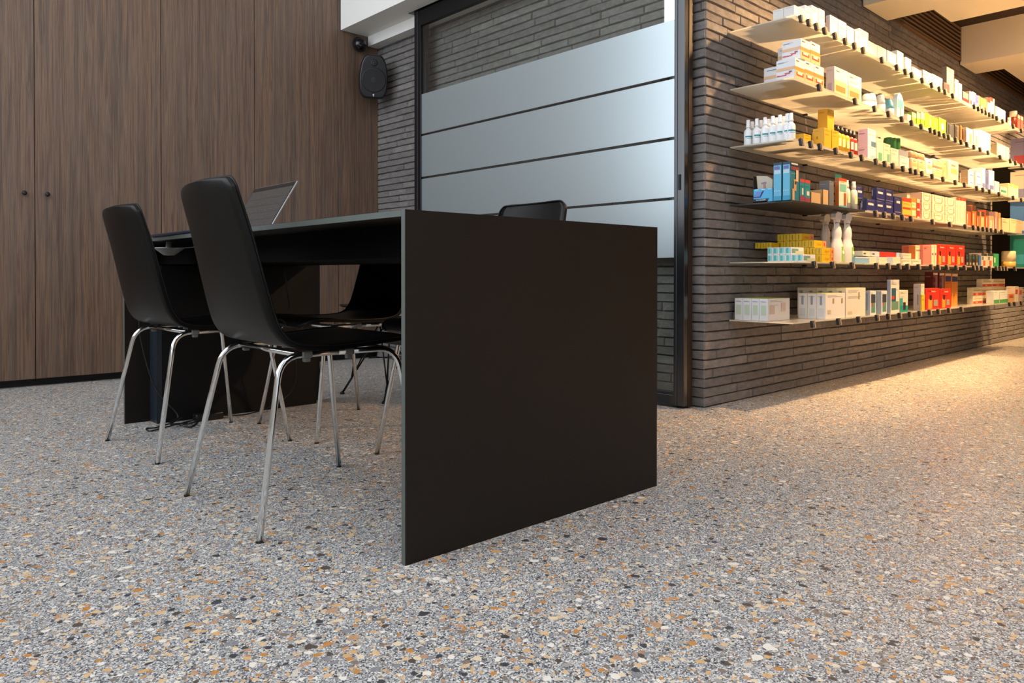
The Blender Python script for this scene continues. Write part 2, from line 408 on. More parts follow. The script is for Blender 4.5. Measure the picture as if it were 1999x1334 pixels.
grille(b2+.02, 9.3, 2.262, 2.52, 'dark slatted air grille at the far right, behind the lit ceiling beam')

# ------------------------------------------------------------------ wall of walnut cupboards
def on_cab(px, py):
    q = ray(px, py, Y=4.65)
    for _ in range(6): q = ray(px, py, Y=ycab(q.x))
    return q
seams = [on_cab(68, 380).x, on_cab(315, 380).x, on_cab(497, 380).x, on_cab(660, 300).x, on_cab(728, 300).x]
ZT = 4.1
def cab_unit(x0, x1, mid, label, knobs):
    r = empty('wardrobe_cabinet', (x0, ycab(x0), 0), CROT); tag(r, label, 'cabinet')
    w = x1-x0
    c = MB(); c.box(0.001, w-.001, .022, .38, .04, ZT, mat('#2b221d', .7)); c.box(0.001, w-.001, .05, .3, 0, .04, M_BLK)
    c.build('body', r)
    eds = [0]+([mid-x0] if mid else [])+[w]
    for k, (p, q) in enumerate(zip(eds, eds[1:])):
        d = MB(); d.box(p+.0018, q-.0018, 0, .02, .042, ZT, M_WOOD, .001); o = d.build('door', r)
        if knobs and k < 2:
            kx = q-.05 if k == 0 else p+.055
            kn = MB(); kn.lathe([(.004, 0), (.005, -.012), (.011, -.016), (.0125, -.022), (.010, -.028), (.0, -.029)], kx, 1.035, M_BLK, 16, 'y', 0); kn.build('knob', o)
    return r
cab_unit(XL+.05, .2, -.4, 'walnut cupboard at the far left end of the wall of cupboards, partly out of frame', False)
cab_unit(.2, seams[1], seams[0], 'tall walnut cupboard with a pair of small black knobs', True)
cab_unit(seams[1], seams[3], seams[2], 'tall plain walnut cupboard without knobs behind the desk', False)
fw_ = XBR-.004-seams[3]-.002; pn = MB(); pn.box(0, fw_, 0, .03, .042, ZT, M_WOOD, .001); pn.box(0, fw_, .05, .3, 0, .042, M_BLK)
o = pn.build('filler_panel'); o.location = (seams[3]+.002, ycab(seams[3]), 0); o.rotation_euler = (0, 0, CROT)
tag(o, 'narrow dark walnut panel between the cupboards and the brick wall', 'panel')

# ------------------------------------------------------------------ sliding door
dr = empty('door_1', (XD, 2.9, 0)); struct(dr, 'sliding glass door with frosted bands in a dark metal frame')
def dpart(mbx, name, par=None):
    o = mbx.build(name); o.parent = par or dr
    if par is None: o.matrix_parent_inverse = Matrix.Translation(-dr.location)
    return o
y0, y1, y2, y3 = 1.898, 1.954, 3.886, 3.952
zt = 2.20
f = MB()
f.box(XD, XD+.03, y0, y1, .012, zt+.10, M_FRAME, .002); f.box(XD, XD+.03, y2, y3, .012, zt+.10, M_FRAME_DIM, .002)
f.box(XD, XD+.03, y1, y2, .012, .058, M_FRAME, .002); f.box(XD+.004, XD+.028, y1, y2, .058, .072, mat('#3c3d42', .3, .6), .002); f.box(XD, XD+.03, y1, y2, zt, zt+.1, M_FRAME_DIM, .002)
f.box(XD-.003, XD, y0+.038, y0+.041, .012, zt+.1, mat('#6d6f77', .3, .8)); f.box(XD-.003, XD, y2+.030, y2+.033, .012, zt+.1, mat('#8d8f97', .3, .8))
dpart(f, 'leaf_frame')
j = MB(); j.box(XD+.036, XBR-.08, y0+.001, y1+.02, .004, 2.315, mat('#33261b', .4, .3), .002); j.box(XD+.036, XBR-.08, y2, y3+.05, .004, 2.315, M_FRAME, .002)
j.box(XD+.03, XD+.036, y0+.02, y1, .004, 2.315, M_BLK)
dpart(j, 'jamb')
hd = MB(); hd.box(XD-.012, XBR-.06, y0, y3+.05, 2.302, 2.325, M_FRAME_DIM, .002); dpart(hd, 'header_rail')
g = MB(); g.box(XD+.012, XD+.018, y1, y2, .072, zt, M_GLASS); gp = dpart(g, 'glass_pane')
for z0, z1 in ((.682, .944), (.957, 1.217), (1.231, 1.493), (1.507, 1.761)):
    fb = MB(); fb.box(XD+.0095, XD+.0115, y1, y2, z0, z1, M_FROST); o = dpart(fb, 'frosted_band')
hn = MB(); hn.box(XD-.0035, XD-.0005, 1.917, 1.929, .985, 1.055, M_BLK); dpart(hn, 'recessed_handle')

# ------------------------------------------------------------------ desk
DX, DY, DW, DL, DR = .88736, 1.2703, .86401, 1.99094, -.00789
desk = empty('desk', (DX, DY, 0), DR); tag(desk, 'large black slab desk with closed end panels, on the terrazzo floor', 'desk')
T = .0145
def edged(mbx, x0, x1, y0, y1, z0, z1, axis):
    """dark slab whose narrow edges show the lighter laminate core"""
    e = .0004
    mbx.box(x0, x1, y0, y1, z0, z1, M_DESK)
    if axis == 'y': mbx.box(x0-e, x0, y0+.0006, y1-.0006, z0, z1, M_EDGE)
    else: mbx.box(x0-e, x0, y0, y1, z0+.0006, z1-.0006, M_EDGE)
d = MB(); edged(d, 0, DW, 0, T, 0, .74, 'y'); d.build('end_panel', desk)
d = MB(); edged(d, 0, DW, DL-T, DL, 0, .74-T, 'y'); d.build('end_panel', desk)
d = MB(); edged(d, 0, DW, T, DL, .74-T, .74, 'z'); d.build('tabletop', desk)
M_IN = mat('#050505', .8, spec=.1, name='matt_black'); d = MB(); d.box(.13, .74, T, DL-T, .645, .66, M_IN); d.box(.13, .145, T, DL-T, .66, .74-T, M_IN); d.box(.725, .74, T, DL-T, .66, .74-T, M_IN); d.build('cable_tray', desk)
d = MB(); d.box(.115, .80, DL-.10, DL-T, .002, .64, mat('#070606', .6, spec=.3)); d.box(.095, .115, DL-.10, DL-T-.001, .002, .64, mat('#232a33', .4)); d.build('pedestal', desk)

# ------------------------------------------------------------------ chairs
def chair_parts():
    r = empty('leather_chair', (0, 0, 0))
    prof = [(-.268, .829), (-.258, .79), (-.232, .70), (-.203, .585), (-.180, .50), (-.163, .462), (-.138, .436), (-.10, .424), (-.03, .420), (.06, .422), (.14, .428), (.20, .430), (.232, .422), (.245, .405)]
    wid = [.166, .170, .178, .187, .193, .197, .20, .202, .204, .204, .202, .198, .188, .178]
    cur = [.020, .021, .022, .020, .014, .008, .004, .001, 0, 0, 0, 0, 0, 0]
    n = len(prof); nv = 14
    def cr(a, t):   # catmull-rom on a list
        x = t*(n-1); k = min(int(x), n-2); f = x-k
        g = lambda i: a[max(0, min(n-1, i))]
        p0, p1, p2, p3 = g(k-1), g(k), g(k+1), g(k+2)
        return .5*((2*p1)+(-p0+p2)*f+(2*p0-5*p1+4*p2-p3)*f*f+(-p0+3*p1-3*p2+p3)*f**3)
    PX, PZ = [p[0] for p in prof], [p[1] for p in prof]; L0 = 1.0
    nS = 400; arc = [0]
    for q in range(nS): arc.append(arc[-1]+math.hypot(cr(PX, (q+1)/nS)-cr(PX, q/nS), cr(PZ, (q+1)/nS)-cr(PZ, q/nS)))
    L0 = arc[-1]
    def par(u):          # u by arc length, denser rows at both rounded ends
        if u < .12: a_ = .03*(u/.12)**1.6/L0
        elif u > .88: a_ = 1-.03*((1-u)/.12)**1.6/L0
        else: a_ = .03/L0+(1-.06/L0)*(u-.12)/.76
        t_ = a_*L0; k_ = next((i_ for i_ in range(nS) if arc[i_+1] >= t_-1e-9), nS-1)
        return a_, (k_+(t_-arc[k_])/max(1e-9, arc[k_+1]-arc[k_]))/nS
    def surf(off, sh):
        def fn(u, v):
            ua, u = par(u); x, z = cr(PX, u), cr(PZ, u); dx, dz = cr(PX, min(1, u+.01))-cr(PX, max(0, u-.01)), cr(PZ, min(1, u+.01))-cr(PZ, max(0, u-.01))
            l = math.hypot(dx, dz) or 1; nx, nz = -dz/l, dx/l
            s = 2*v-1; k = abs(s)
            d0 = ua*L0; d1 = (1-ua)*L0; w = cr(wid, u)-sh
            r0 = .030
            if d0 < r0: w -= r0-math.sqrt(max(0, r0*r0-(r0-d0)**2))
            if d1 < r0: w -= r0-math.sqrt(max(0, r0*r0-(r0-d1)**2))
            c = cr(cur, u)*(1-s*s)
            tk = off*(1-.25*k**8)
            return (x-c+nx*tk, s*w, z+nz*tk)
        return fn
    sh = MB(); A = sh.grid(surf(0, 0), 56, nv, M_LEA); B = sh.grid(surf(.015, 0), 56, nv, M_LEA)
    i = sh.mi(M_LEA)
    def rim(a, b):
        for k in range(len(a)-1):
            f = sh.bm.faces.new((a[k], a[k+1], b[k+1], b[k])); f.material_index = i; f.smooth = False
    rim([x[0] for x in A], [x[0] for x in B]); rim([x[nv] for x in A], [x[nv] for x in B]); rim(A[0], B[0]); rim(A[-1], B[-1])
    shell = sh.build('shell', r)
    # stitched piping along both long edges and the top
    pi = MB()
    fo = surf(.0165, -.0008)
    edge = [fo(k/56, 1) for k in range(56, -1, -1)]+[fo(0, v/10) for v in range(9, 0, -1)]+[fo(k/56, 0) for k in range(57)]
    pi.tube(edge, .0032, M_LEA, 6)
    fo2 = surf(.0160, .009)
    for side in (0, 1):
        for k in range(2, 54):
            for q in (0, .5):
                a_, b_ = Vector(fo2((k+q)/56, side)), Vector(fo2((k+q+.26)/56, side))
                pi.tube([a_, b_], .0008, mat('#3a3632', .6), 4, cap=False)
    pi.build('piping', shell)
    # chrome tube frame
    R = .0078
    rear = lambda s: (-.150, s*.178, .410); front = lambda s: (.170, s*.185, .411)
    rf = lambda s: (-.228, s*.237, .004); ff = lambda s: (.234, s*.237, .004)
    def half(path, k0, k1): return path[k0:k1]
    for s in (-1, 1):
        p = fillet([rf(s), rear(s), (0, s*.182, .411)], .055); o = MB(); o.tube(p, R, M_CHROME, 14); l = o.build('leg', r)
        t = MB(); q = Vector(rf(s)); t.lathe([(.0078, -.004), (.0080, .0005), (.0078, .001)], q.x, q.y, M_BLKP, 12, 'z', .004); t.build('foot_cap', l)
        p = fillet([ff(s), front(s), (0, s*.182, .411)], .055); o = MB(); o.tube(p, R, M_CHROME, 14); l = o.build('leg', r)
        t = MB(); q = Vector(ff(s)); t.lathe([(.0078, -.004), (.0080, .0005), (.0078, .001)], q.x, q.y, M_BLKP, 12, 'z', .004); t.build('foot_cap', l)
    fm = MB(); fm.tube([(-.100, -.180, .4105), (-.100, .180, .4105)], R*.95, M_CHROME, 12); fm.build('cross_tube', r)
    fm = MB(); fm.tube([(.135, -.18, .4105), (.135, .18, .4105)], R*.95, M_CHROME, 12); fm.build('cross_tube', r)
    bp = mat('#6d706c', .2, name='clear_plastic')
    for s in (-1, 1):
        for x in (-.085, .03):
            t = MB(); t.box(x-.008, x+.008, s*.182-.007, s*.182+.007, .3925, .404, bp, .002); t.box(x-.013, x+.013, s*.182-.009, s*.182+.009, .402, .4185, bp, .003); t.build('stacking_bumper', r)
    return r
def put(o, x, y, rz, label):
    o.location = (x, y, 0); o.rotation_euler = (0, 0, rz); tag(o, label, 'chair', 'black leather chairs with chrome legs around the desk')
CH = chair_parts()
put(CH, .956, 1.838, -.018, 'nearest black leather chair with chrome legs, its back to the camera')
put(copy_tree(CH), 1.005, 2.739, .045, 'leftmost black leather chair with chrome legs, beside the walnut cupboards')
put(copy_tree(CH), 1.535, 2.647, math.pi, 'black leather chair facing the camera side, seen through under the desk behind the nearest chair')
CD = copy_tree(CH); CD.scale = (1, 1, 1.03); put(CD, 1.600, 1.885, math.pi-.02, 'black leather chair behind the desk panel, only its back top showing above it')

# wire-legged chair behind
wc = empty('wire_chair', (2.16, 3.13, 0), math.pi); tag(wc, 'chair with thin black wire legs standing behind the desk near the cupboards', 'chair')
WB = mat('#0c0a0a', .4, .3, name='black_wire')
feet = [(.225, .19, .006), (.225, -.19, .006), (-.21, .19, .006), (-.21, -.19, .006)]
for (fx, fy, fz) in feet:
    o = MB(); sx = 1 if fx > 0 else -1; sy = 1 if fy > 0 else -1
    p = Vector((fx, fy, fz)); q = Vector((fx-.035*sx, fy-.03*sy, .08))
    o.tube([p, q], .0055, WB, 8); o.tube([q, (.04*-sx, fy-.05*sy, .40)], .0042, WB, 8); o.tube([q, (sx*.15, fy-.06*sy, .40)], .0042, WB, 8)
    o.tube([q, (sx*.12, -fy*.1, .40)], .0036, WB, 8)
    l = o.build('leg', wc); t = MB(); t.lathe([(.012, -.006), (.012, 0), (.006, .008)], fx, fy, WB, 12, 'z', .006); t.build('foot', l)
o = MB(); o.tube([(-.17, -.15, .40), (.17, -.15, .40), (.17, .15, .40), (-.17, .15, .40), (-.17, -.15, .40)], .0045, WB, 8)
o.tube([(.19, 0, .195), (0, .16, .205), (-.19, 0, .195), (0, -.16, .205), (.19, 0, .195)], .0028, WB, 6); o.build('wire_base', wc)
o = MB()
def sf(u, v):
    s = 2*v-1
    if u < .5: x = .23-.42*u*2; z = .415+.02*math.cos(u*6)+.03*s*s*u
    else:
        t = (u-.5)*2; x = -.19-.09*t-.02*math.sin(t*3); z = .425+.36*t
    return (x+.03*s*s*(u > .5)*(u-.5)*2, s*(.225-.05*max(0, u-.6)), z+.03*abs(s)**3*(1 if .1 < u < .6 else .4))
A = o.grid(sf, 30, 12, M_BLKP); B = o.grid(lambda u, v: tuple(a_+b_ for a_, b_ in zip(sf(u, v), (.006*(u > .5), 0, .006*(u <= .5)))), 30, 12, M_BLKP); o.build('seat_shell', wc)

# ------------------------------------------------------------------ laptop and small things on / under the desk
n1, n2 = ray(580, 353, X=1.25), ray(497, 368, X=1.25)
yn, yf = n1.y, n2.y
e1 = ray(530, 440, Y=yn); HX = e1.x+(.748-e1.z)*(n1.x-e1.x)/(n1.z-e1.z)
lp = empty('laptop', (HX, (yn+yf)/2, .741)); tag(lp, 'open grey laptop on the desk with its screen tilted back', 'laptop')
hw = (yf-yn)/2; H = .235; ang = math.atan2(n1.x-HX, n1.z-.749)
b_ = MB(); b_.box(-min(.215, HX-.936), .004, -hw, hw, 0, .009, mat('#77797c', .35, .7), .003); base = b_.build('base', lp)
k_ = MB()
for i in range(5):
    for jx in range(14): k_.box(-.045-i*.019-.015, -.045-i*.019, -hw+.03+jx*(2*hw-.06)/14, -hw+.03+(jx+.85)*(2*hw-.06)/14, .009, .0105, M_BLKP)
k_.build('keyboard', base)
LH = math.hypot(n1.x-HX, n1.z-.749)
R_ = Matrix.Translation((0, 0, .008)) @ Matrix.Rotation(ang, 4, 'Y')
s_ = MB(); s_.box(0, .006, -hw, hw, 0, LH, mat('#9a9a9c', .35, .6), .002); lid = s_.build('lid', lp, M=R_)
s_ = MB(); s_.box(-.0006, 0, -hw+.003, hw-.003, .006, LH-.003, mat('#1b1a1b', .3)); s_.build('bezel', lid, M=R_)
s_ = MB(); sc_ = NT('screen'); sc_.b.inputs['Base Color'].default_value = lin('#3b3937'); sc_.b.inputs['Roughness'].default_value = .25
sc_.b.inputs['Emission Color'].default_value = lin('#8f8d8e'); sc_.b.inputs['Emission Strength'].default_value = .05
s_.box(-.0010, -.0006, -hw+.008, hw-.008, .012, LH-.022, sc_.m)
for r_ in range(5):
    zz = .03+r_*(LH-.06)/5
    s_.box(-.0013, -.0010, -hw+.02, hw-.02, zz, zz+.0015, mat('#2f2e31', .5))
    for q in range(7): s_.box(-.0013, -.0010, -hw+.03+q*(2*hw-.06)/7, -hw+.03+(q+.6)*(2*hw-.06)/7, zz+.008, zz+.013, mat('#403e42', .5))
s_.build('screen', lid, M=R_)

f0, f1 = ray(297, 462, Z=.745), ray(378, 453, Z=.745)
o = MB(); o.box(.893, .930, f1.y, f0.y, .7405, .7505, mat('#22273a', .35), .003); tag(o.build('pencil_case'), 'long slim dark blue case lying along the desk edge between the two chairs', 'case')
q = ray(330, 486, X=.950)
o = MB(); o.lathe([(.0, -.027), (.018, -.026), (.028, -.019), (.034, -.014), (.050, -.002), (.052, 0), (.046, .002), (.012, .003), (.010, .7248-q.z)], .950, q.y, mat('#e4e5e1', .4), 28, 'z', q.z)
o.tube([(.955, q.y-.05, q.z-.002), (.96, q.y-.3, q.z-.001), (.955, q.y-.62, q.z)], .0018, mat('#cfcfcb', .5), 6)
tag(o.build('dome_sensor'), 'small white dome fixed under the desktop behind the leftmost chair', 'sensor')

def cord(pts, r, label, name='charging_cable'):
    pts = [Vector(p) for p in pts]; out = []
    for k in range(len(pts)-1):
        p0, p1, p2, p3 = pts[max(k-1, 0)], pts[k], pts[k+1], pts[min(k+2, len(pts)-1)]
        for t in [j/6 for j in range(6)]:
            out.append(.5*((2*p1)+(-p0+p2)*t+(2*p0-5*p1+4*p2-p3)*t*t+(-p0+3*p1-3*p2+p3)*t**3))
    out.append(pts[-1]); o = MB(); o.tube(out, r, M_BLKP, 6); return tag(o.build(name), label, 'cable')
cord([(.97, 3.18, .72), (.935, 3.17, .45), (.95, 3.17, .30), (.99, 3.14, .14), (1.06, 3.10, .03), (.98, 3.07, .006), (.935, 3.08, .004), (.93, 3.02, .004), (1.0, 3.05, .005), (1.13, 3.09, .012)], .0030, 'thin black cord looping down the far end panel to the floor')
cord([(1.235, 3.105, .012), (1.34, 3.10, .004), (1.45, 3.08, .03), (1.52, 3.03, .10), (1.52, 3.0, .25), (1.45, 2.98, .66)], .0028, 'black cord rising from the adapter to the underside of the desk')
o = MB(); o.box(1.125, 1.24, 3.085, 3.13, .001, .031, M_BLKP, .006); tag(o.build('power_adapter'), 'black power adapter brick on the floor by the far end panel', 'adapter')
cord([(1.04, 3.02, .012), (1.07, 2.985, .006), (1.10, 3.0, .018), (1.08, 3.06, .006), (1.0, 3.02, .022), (1.07, 3.09, .03)], .0045, 'small tangle of black plug and cord on the floor beside the adapter')

# ------------------------------------------------------------------ loudspeaker and camera in the corner
def egg(cx, cz, w, h, dpt, nu=28, nv=18):
    def fn(u, v):
        th = (u-.5)*math.pi; ph = v*2*math.pi
        return th, ph
    return fn
sp = empty('loudspeaker', (2.835, 4.455, 1.98), math.radians(-25)); tag(sp, 'black rounded loudspeaker hung in the corner by the brick wall', 'speaker')
def outline(t):   # half width as a function of height -1..1
    return .098*(1-.34*max(0, t+.05)**2.0-.20*max(0, -t-.05)**2.2)
o = MB(); i = o.mi(M_BLKP); rings = []
layers = [(-.088, .90), (-.086, .96), (-.070, 1.0), (.0, .97), (.06, .85), (.075, .6)]
for (yy, sc) in layers:
    ring = []
    for k in range(48):
        a = 2*math.pi*k/48; c_, s2 = math.cos(a), math.sin(a)
        ex = .30; xx = math.copysign(abs(c_)**ex, c_); zz = math.copysign(abs(s2)**ex, s2)
        ring.append(o.bm.verts.new((outline(zz)*xx*sc, yy, .148*zz*sc)))
    rings.append(ring)
for a_, b_ in zip(rings, rings[1:]):
    for k in range(48): f = o.bm.faces.new((a_[k], a_[(k+1) % 48], b_[(k+1) % 48], b_[k])); f.smooth = True; f.material_index = i
o.bm.faces.new(rings[0]).material_index = i; o.bm.faces.new(rings[-1]).material_index = i
tilt = Matrix.Rotation(math.radians(12), 4, 'X')
o.build('enclosure', sp, M=tilt)
mg = mat('#101012', .45, name='speaker_cone')
o = MB(); o.lathe([(.084, -.0882), (.082, -.0895), (.076, -.0892), (.05, -.0885), (.02, -.0888), (.0, -.0892)], 0, -.022, mg, 32, 'y'); o.build('woofer', sp, M=tilt)
o = MB(); o.lathe([(.024, -.0882), (.022, -.0905), (.014, -.0890), (.007, -.0890), (.0, -.0915)], 0, .092, mg, 28, 'y'); o.build('tweeter', sp, M=tilt)
o = MB(); o.lathe([(.006, -.0906), (.006, -.0925), (.0, -.0927)], 0, -.122, mat('#d8d8d8', .3), 14, 'y'); o.box(-.0018, .0018, -.0925, -.0906, -.134, -.124, mat('#d8d8d8', .3)); o.build('badge', sp, M=tilt)['label'] = 'small light round badge with a short stem'
o = MB(); o.box(-.015, .015, .05, .14, -.02, .02, M_BLKP, .003); o.build('wall_bracket', sp)
q = on_cab(699, 88)
cm = empty('security_camera', (q.x, q.y-.005, q.z)); tag(cm, 'small black round camera on the walnut panel above the loudspeaker', 'camera')
o = MB(); o.lathe([(.052, 0), (.052, -.014), (.044, -.02)], 0, 0, M_BLKP, 24, 'y', 0); o.build('mount_plate', cm)
o = MB(); R2 = Matrix.Rotation(math.radians(-25), 4, 'Z') @ Matrix.Rotation(math.radians(15), 4, 'X')
o.lathe([(.03, -.01), (.042, -.025), (.046, -.055), (.042, -.075), (.030, -.092), (.014, -.098), (0, -.099)], 0, 0, mat('#0e0f14', .12), 24, 'y', 0); o.build('eyeball', cm, M=R2)

# ------------------------------------------------------------------ product shelves
Z1, DZ, SX0, SYF = 1.74306, -.27003, 3.12625, 1.5332
ZS = [Z1+k*DZ for k in range(6)]
SHN = ['top shelf', 'second shelf', 'third shelf', 'fourth shelf', 'fifth shelf', 'bottom shelf']
SEG = [(SX0, 3.902), (3.910, 4.901), (4.909, 5.901), (5.909, 6.96)]
SEGN = ['nearest', 'second', 'third', 'farthest']
DARKSH = mat('#2c2c2e', .45, name='dark_shelf')
TS = .006   # half of nothing: board occupies zs-.006 .. zs
for k in range(6):
    for j, (xa, xb) in enumerate(SEG):
        if k == 3 and j == 0:
            o = MB(); o.box(xa, xb-.0, SYF, YW-.009, ZS[k]-.008, ZS[k], DARKSH, .001); sh = o.build('glass_shelf')
            tag(sh, 'short dark grey shelf board holding blue toothbrush boxes, nearest on the fourth level', 'shelf')
        else:
            o = MB(); o.box(xa, xb, SYF, YW-.009, ZS[k]-.006, ZS[k], M_SHELF, .001); sh = o.build('glass_shelf')
            tag(sh, 'milky glass shelf board, %s along the brick wall on the %s' % (SEGN[j], SHN[k]), 'shelf', 'milky glass shelf boards on the brick wall')
        for bx in (xb-.03,):
            o = MB(); o.box(bx-.008, bx+.008, YW-.030, YW-.007, ZS[k]-.015, ZS[k]-.0065, M_BLK, .002); o.build('bracket', sh)

USED = set()
def lab(s_):
    if s_ in USED: print('DUP LABEL', s_)
    USED.add(s_)
    n_ = len(s_.split())
    if not 4 <= n_ <= 16: print('LEN', n_, s_)
    return s_
def X_(px, y, k): return ray(px, 520-(520-40)*(5-k)/5 if False else 300, Y=y).x
G = .0006
PR = .00035
DARKT = '#3b3838'
def decal(o, fc, X0, X1, Yf, Yb, z0, z1, u0, v0, u1, v1, col):
    """thin printed patch on a face: F = front (-y), L = left (-x)"""
    m_ = mat(ink(col), .45)
    za, zb = z0+(z1-z0)*v0, z0+(z1-z0)*v1
    if fc == 'F':
        xa, xb = X0+(X1-X0)*u0, X0+(X1-X0)*u1
        o.face([(xa, Yf-PR, za), (xb, Yf-PR, za), (xb, Yf-PR, zb), (xa, Yf-PR, zb)], m_)
    elif fc == 'L':
        ya, yb = Yb+(Yf-Yb)*u0, Yb+(Yf-Yb)*u1
        o.face([(X0-PR, ya, za), (X0-PR, yb, za), (X0-PR, yb, zb), (X0-PR, ya, zb)], m_)
    else:
        xa, xb = X0+(X1-X0)*u0, X0+(X1-X0)*u1; ya, yb = Yf+(Yb-Yf)*v0, Yf+(Yb-Yf)*v1
        o.face([(xa, ya, z1+PR), (xb, ya, z1+PR), (xb, yb, z1+PR), (xa, yb, z1+PR)], m_)
def ink(c): return tuple(v*.78 for v in lin(c)[:3])+(1,)
class Item:
    def __init__(s, o, X0, X1, Yf, Yb, z0, z1): s.o, s.X0, s.X1, s.Yf, s.Yb, s.z0, s.z1 = o, X0, X1, Yf, Yb, z0, z1
def carton(X0, X1, Yf, Yb, z0, z1, col, label, group=None, dec=(), left=None, top=None, text=None, name='carton', cat='box'):
    o = MB(); X0, X1 = X0+G, X1-G; Yf, Yb = Yf+G, Yb-G; z0 += G
    m0 = mat(ink(col), .45); o.box(X0, X1, Yf, Yb, z0, z1, m0, .0008)
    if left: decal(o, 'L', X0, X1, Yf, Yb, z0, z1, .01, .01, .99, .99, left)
    if top: decal(o, 'T', X0, X1, Yf, Yb, z0, z1, .01, .01, .99, .99, top)
    global PR
    for q_, d_ in enumerate(dec):
        PR = .0006+.0002*q_; decal(o, d_[0], X0, X1, Yf, Yb, z0, z1, *d_[1:])
    PR = .00035
    if X1-X0 > .018 and z1-z0 > .04:
        PR = .00045; c0 = lin(col)[:3]; dk = tuple(v*.45 for v in c0)+(1,) if sum(c0) > .6 else tuple(v*.5+.25 for v in c0)+(1,)
        sd_ = random.Random(label); n_ = sd_.randint(2, 4)
        for q_ in range(n_):
            v_ = .9-q_*.045-.12*(q_ > 1); decal(o, 'F', X0, X1, Yf, Yb, z0, z1, .1, v_, sd_.uniform(.4, .85), v_+.016, dk)
        decal(o, 'L', X0, X1, Yf, Yb, z0, z1, .12, .86, sd_.uniform(.5, .8), .88, dk)
    PR = .00035
    if text:
        for (fc, tx, u, v, size, c_) in text:
            if fc == 'F': fn = lambda a_, b_: (X0+(X1-X0)*u+a_, Yf-.0025, z0+(z1-z0)*v+b_)
            else: fn = lambda a_, b_: (X0-.0025, Yb+(Yf-Yb)*u-a_, z0+(z1-z0)*v+b_)
            o.text(tx, size, fn, mat(c_, .5))
    org = ((X0+X1)/2, (Yf+Yb)/2, z0)
    ob = o.build(name, origin=org, fix=False); tag(ob, lab(label), cat, group)
    return Item(ob, X0, X1, Yf, Yb, z0, z1)
def fbox(k, p0, p1, yt, col, label, group=None, yf=.012, side=None, dp=.10, zb=None, yb=None, **kw):
    """carton whose front face spans photograph columns p0..p1; yt row of its top at p0"""
    Yf = SYF+yf; X0, X1 = ray(p0, 300, Y=Yf).x, ray(p1, 300, Y=Yf).x
    z1 = ray(p0, yt, Y=Yf).z
    z0 = ZS[k] if zb is None else zb
    if side: dp = max(.02, ray(side, 300, X=X0).y-Yf)
    Yb = min(Yf+dp, YW-.012)
    return carton(X0, X1, Yf, Yb, z0, max(z1, z0+.006), col, label, group, **kw)
def yrow(k, p0, p1, pbs, yt, col, labels, group=None, yf=.012, zb=None, h=None, **kw):
    """cartons one behind the other; pbs: columns where their left faces meet, from front to back"""
    Yf = SYF+yf; X0, X1 = ray(p0, 300, Y=Yf).x, ray(p1, 300, Y=Yf).x
    z0 = ZS[k] if zb is None else zb; z1 = z0+h if h else ray(p0, yt, Y=Yf).z
    ys = [Yf]+[min(ray(q, 300, X=X0).y, YW-.012) for q in pbs]; out = []
    for a_, b_, l in zip(ys, ys[1:], labels): 
        if b_-a_ > .008: out.append(carton(X0, X1, a_, b_, z0, z1, col, l, group, **kw))
    return out
def row(k, ps, yts, col, stem, group, **kw):
    """side-by-side cartons: ps columns of the front seams, yts rows of tops"""
    out = []
    for j in range(len(ps)-1):
        out.append(fbox(k, ps[j], ps[j+1], yts[j], col if isinstance(col, str) else col[j], stem % ORD[j], group, **kw))
    return out
def blabel(o, m0, cx, cy, r, z0, z1, col, a0=-2.9, a1=.1):
    i = o.mi(mat(col, .5)); n = 10
    pts = [(cx+math.cos(a0+(a1-a0)*t/n)*(r+.0004), cy+math.sin(a0+(a1-a0)*t/n)*(r+.0004)) for t in range(n+1)]
    for p_, q_ in zip(pts, pts[1:]):
        f = o.bm.faces.new([o.bm.verts.new(v) for v in ((p_[0], p_[1], z0), (q_[0], q_[1], z0), (q_[0], q_[1], z1), (p_[0], p_[1], z1))]); f.material_index = i; f.smooth = True

# ---- top shelf: white cartons
GW = 'white cartons on the top shelf'
WHT = '#f3f1ec'
yrow(0, 1549, 1557, [1528], 8, WHT, [lab('front white carton of the pair on the near end of the top shelf')][:1]) if False else None
X0 = ray(1549, 300, Y=SYF+.012).x
def yr(*a, **k): return yrow(*a, **k)
yr(0, 1549, 1557.5, [1528, 1507], 8, WHT, ['plain white carton at the front of the near end of the top shelf', 'plain white carton against the wall end of the top shelf, behind another'])
ps = [(1558, 1569.5, 11), (1570, 1582.5, 8), (1583, 1596, 8), (1597, 1608.5, 14), (1619, 1635, 27), (1636, 1651, 36), (1652, 1666, 48), (1668, 1675, 56), (1676, 1694, 53)]
for j, (p, q, y) in enumerate(ps):
    fbox(0, p, q, y, WHT, 'white carton on the top shelf, %s from its near end' % ORD[j+1], GW, side=(1610 if j == 4 else None), dp=.09, left=('#cfc6d6' if j == 4 else None),
         dec=(('F', .1, .6, .9, .66, '#e9cfa6'), ('F', .15, .2, .6, .26, '#b9b2ac')) if j % 2 else (('F', .1, .75, .7, .8, '#c5bdb4'),))
r_ = None
for j, (p, q) in enumerate([(1695, 1711), (1711.5, 1729)]):
    lo = fbox(0, p, q, 78+j*8, WHT, 'low white carton left of the pink-striped one, %s of two' % ORD[j], 'low white cartons on the top shelf', dp=.12)
fbox(0, 1731, 1748, 96, WHT, 'white carton with a pink stripe at its foot, on the top shelf', dp=.1, dec=(('F', .05, .05, .95, .16, '#e58bb0'),))
fbox(0, 1750, 1762.5, 96, WHT, 'tall narrow white carton on the top shelf, right of the pink-striped one', dp=.09)
fbox(0, 1766, 1777.5, 109, WHT, 'white carton with a teal lower half on the top shelf', dp=.08, dec=(('F', .05, .05, .95, .4, '#8fd0cc'),))
fbox(0, 1780, 1798, 128, WHT, 'pale carton with rounded pink print, right of the teal one, top shelf', dp=.1, dec=(('F', .1, .2, .8, .3, '#e5b9c5'),))
